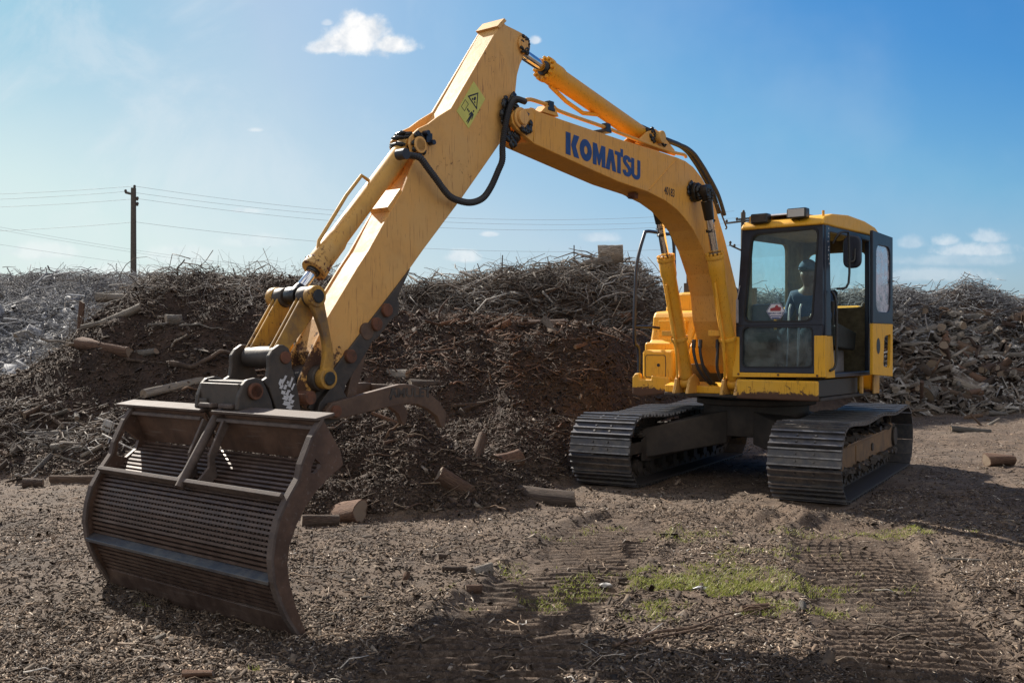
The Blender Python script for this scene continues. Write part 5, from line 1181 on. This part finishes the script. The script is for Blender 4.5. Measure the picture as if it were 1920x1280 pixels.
# taller loose twigs sticking out of the crests
for nm, n, y0, y1, a, b in ((['brush'], 2600, 17, 25.5, 700, 2050), (['grey'], 1300, 28, 33, -100, 700), (['dark'], 600, 14.5, 17, 60, 760)):
    x, y, z = on_heap(nm, n, y0, y1, a, b, .8); n = len(x)
    sticks('crest_twigs', x, y, z + .12, np.minimum(RNG.lognormal(-.7, .5, n), 1.1), RNG.uniform(.004, .009, n), RNG.uniform(0, 6.28, n), RNG.normal(.45, .5, n), M['brush'], 5, .28, .8)
x, y, z = on_heap(['brush'], 9000, 20.5, 25, 1600, 2100, .05); m = z < 2.3; x, y, z = x[m], y[m], z[m]; n = len(x); s = RNG.lognormal(0, .5, n)
x, y, z, s = x[::2], y[::2], z[::2], s[::2]
slivers('splintered_wood', x, y, z + .03, .36 * s, .035 * s, .025 * s, M['brush'], .45)
x, y, z = on_heap(['grey'], 9000, 19, 27, -150, 500, .05); n = len(x); s = RNG.lognormal(0, .5, n)
slivers('pale_rubble', x, y, z + .03, .16 * s, .08 * s, .05 * s, M['brushgrey'], .5)
# 4. grass
gx_, gy_, gh = [], [], []
for (cx, cy, rx, ry, nb) in ((.62, 6.25, .95, .50, 7000), (1.15, 6.0, .8, .42, 5500), (1.6, 6.4, .95, .55, 7500), (.05, 6.75, .40, .40, 1100), (.25, 6.35, .3, .3, 500), (2.6, 8.2, .4, .2, 500), (3.35, 8.2, .45, .16, 1500), (1.5, 8.1, .5, .3, 900), (.6, 8.3, .5, .35, 900), (1.9, 7.4, .5, .3, 900), (-2.2, 5.9, .05, .03, 30), (-1.26, 4.72, .05, .03, 60)):
    a = RNG.uniform(0, 6.28, nb); r = np.sqrt(RNG.random(nb)) * 1.15; x = cx + rx * r * np.cos(a); y = cy + ry * r * np.sin(a)
    k = (fbm(x, y, .22, 3, 95) + .5 * fbm(x, y, .6, 2, 97) > .02 + .28 * (r - .6)); gx_.append(x[k]); gy_.append(y[k])
x = np.concatenate(gx_); y = np.concatenate(gy_); n = len(x); z = ground_z(x, y)
a = RNG.uniform(0, 6.28, n); h = RNG.uniform(.012, .042, n); ln = RNG.normal(0, .5, (n, 2)) * h[:, None]
B0 = np.stack([x, y, z - .003], -1); wv = np.stack([np.cos(a), np.sin(a), np.zeros(n)], -1) * .0022; tipv = np.stack([ln[:, 0], ln[:, 1], h], -1)
V = np.stack([B0 - wv, B0 + wv, B0 + wv * .8 + tipv * .55, B0 - wv * .8 + tipv * .55, B0 + tipv + np.stack([ln[:, 0], ln[:, 1], -h * .1], -1) * .4], 1).reshape(-1, 3); b = (np.arange(n) * 5)[:, None, None]
F = np.concatenate([(np.array([(0, 1, 2, 3)])[None] + b)], 1).reshape(-1, 4)
gr_o = np_mesh('grass', V, F, [M['grass']]); bm = bmesh.new(); bm.from_mesh(gr_o.data); bm.verts.ensure_lookup_table()
for i in range(n): bm.faces.new((bm.verts[i * 5 + 3], bm.verts[i * 5 + 2], bm.verts[i * 5 + 4]))
bm.to_mesh(gr_o.data); bm.free(); tag(gr_o, kind='stuff')

# ---------------------------------------------------------------- logs, each one a thing
LR = random.Random(21)
def log_mesh(kind, seed):
    r_ = random.Random(seed); m = MB(); seg = 14; n = 7; vs = []; bend = (r_.uniform(-.06, .06), r_.uniform(-.06, .06)); ph = [r_.uniform(0, 6.28) for _ in range(4)]
    for i in range(n + 1):
        t = i / n; tp = 1 - .18 * t; 
        for k in range(seg):
            a = 2 * math.pi * k / seg; rr = tp * (1 + .11 * math.sin(2 * a + ph[0] + t) + .08 * math.sin(3 * a + ph[1] + t * 2) + .045 * math.sin(5 * a + ph[2] - 3 * t) + r_.uniform(-.035, .035))
            # unit radius .5, unit length 1 ; scaled per log
            vs.append((.5 * rr * math.cos(a) + bend[0] * 4 * t * (1 - t), .5 * rr * math.sin(a) + bend[1] * 4 * t * (1 - t), t - .5 + r_.uniform(-.006, .006) + (.03 * math.cos(a + ph[3]) if i in (0, n) else 0)))
    m.add(vs, [(i * seg + k, i * seg + (k + 1) % seg, (i + 1) * seg + (k + 1) % seg, (i + 1) * seg + k) for i in range(n) for k in range(seg)], 0, True)
    for i0, sgn in ((0, -1), (n * seg, 1)):
        ring = vs[i0:i0 + seg]; c = tuple(sum(q[j] for q in ring) / seg for j in range(3)); inner = [lerp(c, q, .9) for q in ring]
        m.add(ring + inner, [(k, (k + 1) % seg, seg + (k + 1) % seg, seg + k) for k in range(seg)], 0); m.add(inner + [c], [(k, (k + 1) % seg, seg) for k in range(seg)], 1)
    o = m.build('log', [M[kind], M['cut']]); me = o.data; bpy.data.objects.remove(o); return me
def branch_mesh(kind, seed, wob=.10):
    r_ = random.Random(seed); p = [Vector((0, 0, -.5))]; d = Vector((0, 0, 1))
    pts = [(0, 0, -.5)]
    for i in range(1, 9): pts.append((pts[-1][0] + r_.uniform(-wob, wob) * .35, pts[-1][1] + r_.uniform(-wob, wob) * .35, -.5 + i / 8))
    m = MB(); m.tube(smooth_path([Vector(q) for q in pts], 3), [.5 * (1 - .6 * i / 24) / 25 * 1.0 for i in range(25)], 9)
    o = m.build('branch', [M[kind]]); me = o.data; bpy.data.objects.remove(o); return me
LOGM = {k: [log_mesh(k, 100 + i) for i in range(4)] for k in ('bark', 'greybark', 'redwood')}
BRM = {k: [branch_mesh(k, 200 + i) for i in range(4)] for k in ('bark', 'greybark', 'redwood')}
def put_log(px, py, length, dia, az, el=0, kind='bark', label=None, group=None, sink=.25, cat='log', seed=0, name='log', branch=False):
    """az: heading of the long axis in degrees, 0 = across the view; the log rests on the ground found there"""
    p = hit(px, py) if not isinstance(px, Vector) else px
    me = (BRM if branch else LOGM)[kind][seed % 4]
    o = bpy.data.objects.new(name, me); col.objects.link(o)
    z = Vector((math.cos(R(az)) * math.cos(R(el)), math.sin(R(az)) * math.cos(R(el)), math.sin(R(el))))
    # mean ground under both ends keeps it from hovering
    h = [gz(p.x + z.x * length * t, p.y + z.y * length * t) - z.z * length * t for t in (-.4, 0, .4)]
    zz = max(min(h), sorted(h)[1] - dia * .3)
    o.location = (p.x, p.y, zz + dia * (.5 - sink))
    q = z.to_track_quat('Z', 'X'); o.rotation_mode = 'QUATERNION'; o.rotation_quaternion = q @ Matrix.Rotation(LR.uniform(0, 6.28), 3, 'Z').to_quaternion()
    s = dia * (25 if branch else 1); o.scale = (dia if not branch else length * .5 + dia * 8, dia if not branch else length * .5 + dia * 8, length)
    fl_ = LR.uniform(.62, 1.0)
    o.scale = (dia * 25, dia * 25, length) if branch else (dia, dia * fl_, length)
    tag(o, label, cat, group); return o
# single ones that stand out
put_log(1874, 872, .36, .20, 4, 0, 'redwood', 'short reddish log lying alone on open mulch at far right', None, .12, seed=1)
put_log(648, 972, .36, .24, 148, -14, 'redwood', 'split reddish log end resting at the heap foot beside the bucket', None, .15, seed=2)
put_log(600, 985, .32, .12, 12, 0, 'bark', 'short dark bark log lying just left of the split log', None, .2, seed=3)
put_log(985, 925, 1.0, .24, -14, -3, 'bark', 'long dark log slanting down the foot of the heap left of the tracks', None, .35, seed=0)
put_log(862, 915, .55, .20, 30, -30, 'redwood', 'brown log with pale sawn end tilted on the small heap', None, .3, seed=1)
put_log(893, 850, .6, .16, 75, 35, 'bark', 'bent stump leaning up from the small heap behind the thumb', None, .3, seed=2)
put_log(950, 868, .34, .30, 40, 10, 'redwood', 'stubby red brown block between the small heap and dark heap', None, .2, seed=3)
put_log(800, 588, .95, .19, 4, 2, 'redwood', 'thick red brown log lying on the dark heap ledge right of the arm', None, .35, seed=0)
put_log(985, 604, 1.25, .17, -4, 2, 'redwood', 'longest red brown log on the ledge of the dark heap', None, .35, seed=1)
put_log(958, 592, .75, .13, -5, 0, 'redwood', 'slimmer red brown log lying just above the longest ledge log', None, .3, seed=2)
put_log(1102, 606, .55, .22, 20, 10, 'redwood', 'red brown chunk at the right end of the heap ledge', None, .3, seed=3)
put_log(1128, 590, .75, .09, 100, 50, 'greybark', 'pale straight stake standing in the heap near the brush crest', None, .4, seed=0)
put_log(1145, 505, .46, .36, 0, 5, 'greybark', 'pale concrete-grey stump sitting on top of the brush pile crest', None, -.55, cat='stump', seed=1, name='stump')
put_log(1122, 508, .5, .20, 10, 15, 'greybark', 'pale knotty log just below the grey stump on the crest', None, -.5, seed=2)
put_log(150, 618, .9, .10, 85, 82, 'redwood', 'upright brown post stuck in the left heap shoulder', None, .4, cat='post', seed=0, name='post')
put_log(196, 640, .9, .22, -20, -8, 'redwood', 'reddish plank-like log right of the upright post', None, .35, seed=1)
put_log(46, 640, .42, .34, 60, 20, 'greybark', 'pale round log end showing at the left edge of the heap', None, .2, seed=2)
put_log(325, 605, .22, .20, 30, 0, 'greybark', 'small pale round log end on the dark left heap', None, .2, seed=3)
put_log(228, 560, .72, .20, 3, 0, 'greybark', 'pale log lying on the crest slope left of the power pole', None, .2, seed=0)
put_log(350, 720, 1.15, .13, 33, 12, 'greybark', 'long pale pole slanting up the heap left of the arm link', None, .25, seed=1)
put_log(395, 668, 1.1, .10, 20, 10, 'bark', 'thin crooked branch lying above the slanting pale pole', None, .2, branch=True, seed=1)
put_log(150, 903, .62, .12, 3, 0, 'bark', 'dark straight log on the ground left of the bucket', None, .2, seed=2)
put_log(62, 913, .20, .13, 20, 0, 'bark', 'small brown stump piece at the lower left heap foot', None, .2, seed=3)
put_log(88, 826, .62, .15, 8, 4, 'greybark', 'pale smooth log among debris at the left heap foot', None, .25, seed=0)
put_log(130, 838, .50, .13, -22, 0, 'greybark', 'pale broken log overlapping the smooth pale one', None, .2, seed=1)
put_log(770, 655, .9, .09, 118, 30, 'bark', 'brown branch standing out of the dark heap right of the arm', None, .3, seed=1, branch=False)
put_log(738, 700, .5, .14, -35, 0, 'greybark', 'grey log end showing above the thumb', None, .25, seed=2)
put_log(820, 715, .7, .18, 12, 0, 'bark', 'dark log half buried behind the thumb knee', None, .45, seed=3)
put_log(905, 1072, .16, .10, 40, 8, 'greybark', 'small pale wood block beside the track rut', None, .15, seed=1)
put_log(853, 1072, .17, .06, 2, 0, 'bark', 'thin grey-brown wood piece left of the pale block', None, .2, seed=2)
put_log(762, 1085, .075, .075, 80, 60, 'redwood', 'small orange split wood cube on the mulch', None, .2, seed=3)
put_log(830, 1046, .07, .05, 10, 0, 'bark', 'tiny dark stone-like chunk above the wood pieces', None, .2, cat='wood chunk', seed=0)
put_log(888, 1108, .11, .07, 20, 0, 'redwood', 'brown lump at the lip of the rut', None, .2, cat='wood chunk', seed=1)
put_log(1415, 1148, .17, .05, 6, 4, 'redwood', 'short brown stub at the end of the long fallen branch', None, .2, seed=2)
put_log(1503, 1142, .10, .055, 70, 20, 'greybark', 'small pale wood stub beside the grass', None, .2, seed=3)
put_log(1780, 1052, .42, .028, -12, 0, 'cut' if False else 'greybark', 'flat pale splintered board on mulch at right', None, .1, seed=0, cat='board', name='board')
put_log(400, 1215 if False else 1190, .001, .001, 0, 0) if False else None
put_log(372, 1272, .14, .06, 5, 0, 'redwood', 'orange brown wood lump at the bottom edge below the bucket', None, .2, seed=1)
put_log(298, 1200, .11, .035, 80, 0, 'greybark', 'small pale stick lying in front of the bucket', None, .1, seed=2)
put_log(1185, 1083, .20, .04, 8, 2, 'bark', 'dark rotten stick at the upper edge of the grass', None, .2, seed=3)
# long fallen branch, forked
pb = [hit(1150, 1218), hit(1230, 1196), hit(1300, 1182), hit(1360, 1162), hit(1455, 1143)]
fb = MB(); fb.tube(smooth_path([q + Vector((0, 0, .02 + .012 * (i % 2))) for i, q in enumerate(pb)], 5), [.011 - .007 * i / 20 for i in range(21)], 8)
fb.tube(smooth_path([hit(1170, 1215) + Vector((0, 0, .015)), hit(1280, 1193) + Vector((0, 0, .02)), hit(1360, 1176) + Vector((0, 0, .02)), hit(1430, 1152) + Vector((0, 0, .035))], 5), [.008 - .005 * i / 15 for i in range(16)], 7)
fb.tube([hit(1200, 1212) + Vector((0, 0, .012)), hit(1210, 1200) + Vector((0, 0, .03)), hit(1196, 1208) + Vector((0, 0, .02))], .009, 7)
tag(fb.build('fallen_branch', M['bark']), 'long thin forked branch lying on the mulch below the grass patch', 'branch')
# paper scraps
for px, py, lab in ((1314, 1106, 'crumpled white scrap lying in the grass patch'), (1136, 1104, 'grey white scrap at the left edge of the grass')):
    p = hit(px, py); s = MB(); r_ = random.Random(px); bm = bmesh.new(); bmesh.ops.create_icosphere(bm, subdivisions=2, radius=1)
    s.add([(p.x + v.co.x * .045 * r_.uniform(.6, 1.2), p.y + v.co.y * .03 * r_.uniform(.6, 1.2), p.z + .012 + v.co.z * .018 * r_.uniform(.5, 1.3)) for v in bm.verts], [[v.index for v in f.verts] for f in bm.faces]); bm.free()
    tag(s.build('scrap', M['stick_w'] if px > 1200 else M['conc']), lab, 'scrap')
s = MB(); p = hit(203, 812); s.box((p.x - .07, p.y - .02, p.z + .01), (p.x + .07, p.y + .01, p.z + .15), 0, Matrix.Rotation(.4, 3, 'Y')); tag(s.build('scrap', M['conc'], None, .01), 'small pale square block on the dark heap left of the bucket', 'block')
# the log pile on the right
USED = set()
COLW = {'greybark': 'grey', 'bark': 'brown', 'redwood': 'reddish'}
def pile(n, px0, px1, py0, py1, l0, l1, d0, d1, kinds, where, group, spread=70, brp=.0, sd=1):
    """loose pieces strewn over one part of the heaps; every label is put together from how that piece looks and lies"""
    r_ = random.Random(sd)
    for i in range(n):
      for tries in range(40):
        px, py = r_.uniform(px0, px1), r_.uniform(py0, py1); L = r_.uniform(l0, l1) ** 1.0; D = r_.uniform(d0, d1) * (.6 + .4 * min(L / l1 * 2, 1))
        br = r_.random() < brp; kd = r_.choice(kinds); az = r_.uniform(-spread, spread); el = r_.gauss(4, 16)
        t = (L - l0) / (l1 - l0); sz = 'short' if t < .33 else 'long' if t > .66 else 'mid-sized'
        th = 'thick' if D > (d0 + d1) / 2 else 'thin'
        po = 'lying level' if abs(az) < 30 and abs(el) < 12 else ('slanting up' if el > 12 else 'slanting down' if el < -8 else 'turned end-on')
        h = (px - px0) / (px1 - px0); v_ = (py - py0) / (py1 - py0)
        zone = ('upper' if v_ < .33 else 'lower' if v_ > .66 else 'middle') + ' ' + ('left' if h < .2 else 'centre left' if h < .4 else 'centre' if h < .6 else 'centre right' if h < .8 else 'right')
        lab = ' '.join([sz, th, COLW[kd], 'branch' if br else 'log', po, zone, 'of', where])
        if lab not in USED or tries == 39: break
      USED.add(lab)
      if True:
        put_log(px, py, L * (1.4 if br else 1), D * (.6 if br else 1), az, el, kd, lab, group, r_.uniform(-.25, .3), cat='branch' if br else 'log', seed=r_.randrange(4), branch=br, name='branch' if br else 'log')
G3 = ['greybark', 'greybark', 'greybark', 'bark', 'bark', 'redwood']
pile(130, 1662, 1960, 590, 752, .30, 1.1, .12, .30, G3, 'the right log pile', 'logs in the pile behind the cab', 85, .42, 1)
pile(14, 1700, 1960, 575, 640, .6, 1.2, .07, .12, ['greybark', 'bark'], 'the right brush', 'long branches on the right brush', 50, .8, 3)
pile(12, 1780, 1920, 770, 815, .3, .8, .06, .13, ['bark', 'greybark'], 'floor before log pile', 'logs in front of the pile', 25, .3, 4)
pile(20, 800, 1180, 575, 640, .2, .7, .05, .12, ['redwood', 'redwood', 'bark'], 'the dark heap ledge', 'red wood pieces on the heap ledge', 60, .2, 5)
pile(22, 560, 1180, 640, 830, .2, .6, .03, .07, ['bark', 'redwood'], 'the dark heap face', 'sticks in the heap face', 80, .6, 6)
pile(12, 600, 1060, 800, 960, .15, .42, .03, .07, ['bark', 'redwood', 'bark'], 'the small front heap', 'wood on the small front heap', 80, .5, 7)
pile(26, 0, 210, 770, 905, .15, .5, .03, .10, ['greybark', 'bark', 'greybark'], 'the left heap foot', 'wood at the left heap foot', 80, .4, 8)
pile(26, 330, 640, 480, 560, .2, .7, .04, .10, ['greybark', 'greybark', 'bark'], 'the left heap crest', 'wood on the left crest', 70, .6, 9)
pile(16, 0, 330, 540, 700, .3, .7, .06, .14, ['greybark'], 'the far left brush', 'wood in the far left brush', 80, .6, 10)
pile(18, 780, 1190, 490, 580, .3, .75, .04, .08, ['greybark', 'bark'], 'the middle brush pile', 'branches on the middle brush pile', 60, .8, 11)
pile(12, 150, 600, 600, 760, .2, .6, .03, .08, ['bark', 'greybark'], 'the left heap face', 'sticks on the left heap face', 80, .6, 12)
put_log(1705, 518, 1.5, .07, 28, 24, 'greybark', 'crooked dead limb rising above the brush beside the cab door', None, -.5, branch=True, seed=2)
put_log(1745, 548, 1.5, .06, -15, 4, 'bark', 'thin dark limb reaching right from the brush beside the cab', None, -.5, branch=True, seed=3)
put_log(1830, 672, 2.6, .13, -13, -2, 'greybark', 'longest straight pole lying across the right log pile', None, -.6, seed=1)
put_log(1738, 742, .42, .42, 55, 25, 'greybark', 'big pale square-cut block at the foot of the right log pile', None, .1, seed=2)
put_log(1697, 760, .25, .24, 80, 0, 'greybark', 'round pale log end at the foot of the pile next to the cab', None, .1, seed=3)

# ---------------------------------------------------------------- poles and wires
def tube_obj(name, pts, r, matr, parent=None, seg=6): m = MB(); m.tube(pts, r, seg); return m.build(name, matr, parent)
PL = Vector((-21.1, 55, 0)); PR = Vector((15.7, 67, 0)); PF = Vector((-52, 49, 0))
pl = empty('utility_pole', None, tuple(PL)); tag(pl, 'dark wooden utility pole with one side arm rising behind the left brush', 'utility pole')
m = MB(); m.tube([(0, 0, -.2), (0, 0, 10.15)], [.19, .14], 12); m.build('post', M['pole'], pl)
m = MB(); m.box((-.45, -.06, 9.72), (.05, .06, 9.84), 0, Matrix.Rotation(R(14), 3, 'Y'), (0, 0, 9.75)); m.build('side_arm', M['pole'], pl)
for z_ in (9.45, 9.15): m = MB(); m.box((.02, -.05, z_), (.25, .05, z_ + .07)); m.build('bracket', M['pole'], pl)
for (x, z) in ((-.44, 10.0), (.06, 10.25), (.22, 9.6), (.22, 9.3)):
    m = MB(); m.tube([(x, 0, z - .16), (x, 0, z - .02), (x, 0, z + .06)], [.03, .08, .05], 10); m.build('insulator', M['ear'], pl)
pr_ = empty('utility_pole', None, tuple(PR)); tag(pr_, 'distant utility pole with crossarm showing beside the cab roof', 'utility pole')
m = MB(); m.tube([(0, 0, -.2), (0, 0, 10.35)], [.21, .16], 12); m.build('post', M['pole'], pr_)
m = MB(); m.box((-1.25, -.25, 9.68), (.65, -.13, 9.80), 0, Matrix.Rotation(R(-7), 3, 'Y'), (0, 0, 9.85)); m.build('crossarm', M['pole'], pr_); m = MB(); m.box((-.35, -.06, 9.85), (.55, .06, 9.97), 0, Matrix.Rotation(R(-7), 3, 'Y'), (0, 0, 9.9)); m.build('crossarm', M['pole'], pr_); m = MB(); m.box((-1.0, -.05, 7.9), (-.0, .05, 8.0), 0, Matrix.Rotation(R(25), 3, 'Y')); m.build('bracket', M['pole'], pr_)
for (x, z) in ((-1.15, 9.75), (-.45, 9.9), (.55, 10.05), (.0, 10.4), (-.9, 8.3), (-.62, 8.1)):
    m = MB(); m.tube([(x, -.1, z - .15), (x, -.1, z), (x, -.1, z + .10)], [.03, .10, .05], 10); m.build('insulator', M['ear'], pr_)
def wire(a, b, sag, label, r=.008):
    a, b = Vector(a), Vector(b); pts = [a.lerp(b, i / 30) - Vector((0, 0, 4 * sag * (i / 30) * (1 - i / 30))) for i in range(31)]
    o = tube_obj('power_line', pts, r, M['wire'], None, 5); tag(o, label, 'power line', 'power lines across the sky'); return o
LAB = ['top', 'second', 'third', 'lowest']
for i, (zl, zr, sag, x) in enumerate(((10.25, 10.45, 1.15, .05), (9.95, 10.0, 1.05, -.4), (9.55, 9.75, 1.1, .22), (8.25, 8.2, 1.0, .1))):
    wire(PL + Vector((x, 0, zl)), PR + Vector((-.6 + .4 * i, 0, zr)), sag, LAB[i] + ' wire running right from the left pole to the distant pole')
    wire(PL + Vector((x, 0, zl)), PF + Vector((x, 0, zl - .1)), .9, LAB[i] + ' wire running left from the left pole out of view')
for i, (za, zb) in enumerate(((10.35, 9.3), (10.15, 9.1))):
    wire((-40, 66, za), (6, 118, zb), 1.9, ('upper' if i == 0 else 'lower') + ' wire of the slanting pair crossing behind the left pole')
wire((-40, 66, 9.0), (4, 122, 7.2), 1.2, 'single slanting wire below the pair crossing behind the left pole')
m = MB(); m.tube([(1.95, 31, 1), (1.95, 31, 4.62)], .02, 6); o = m.build('thin_post', M['ear']); tag(o, 'thin bare post rising behind the middle brush crest', 'post')
print('objects', len(bpy.data.objects))
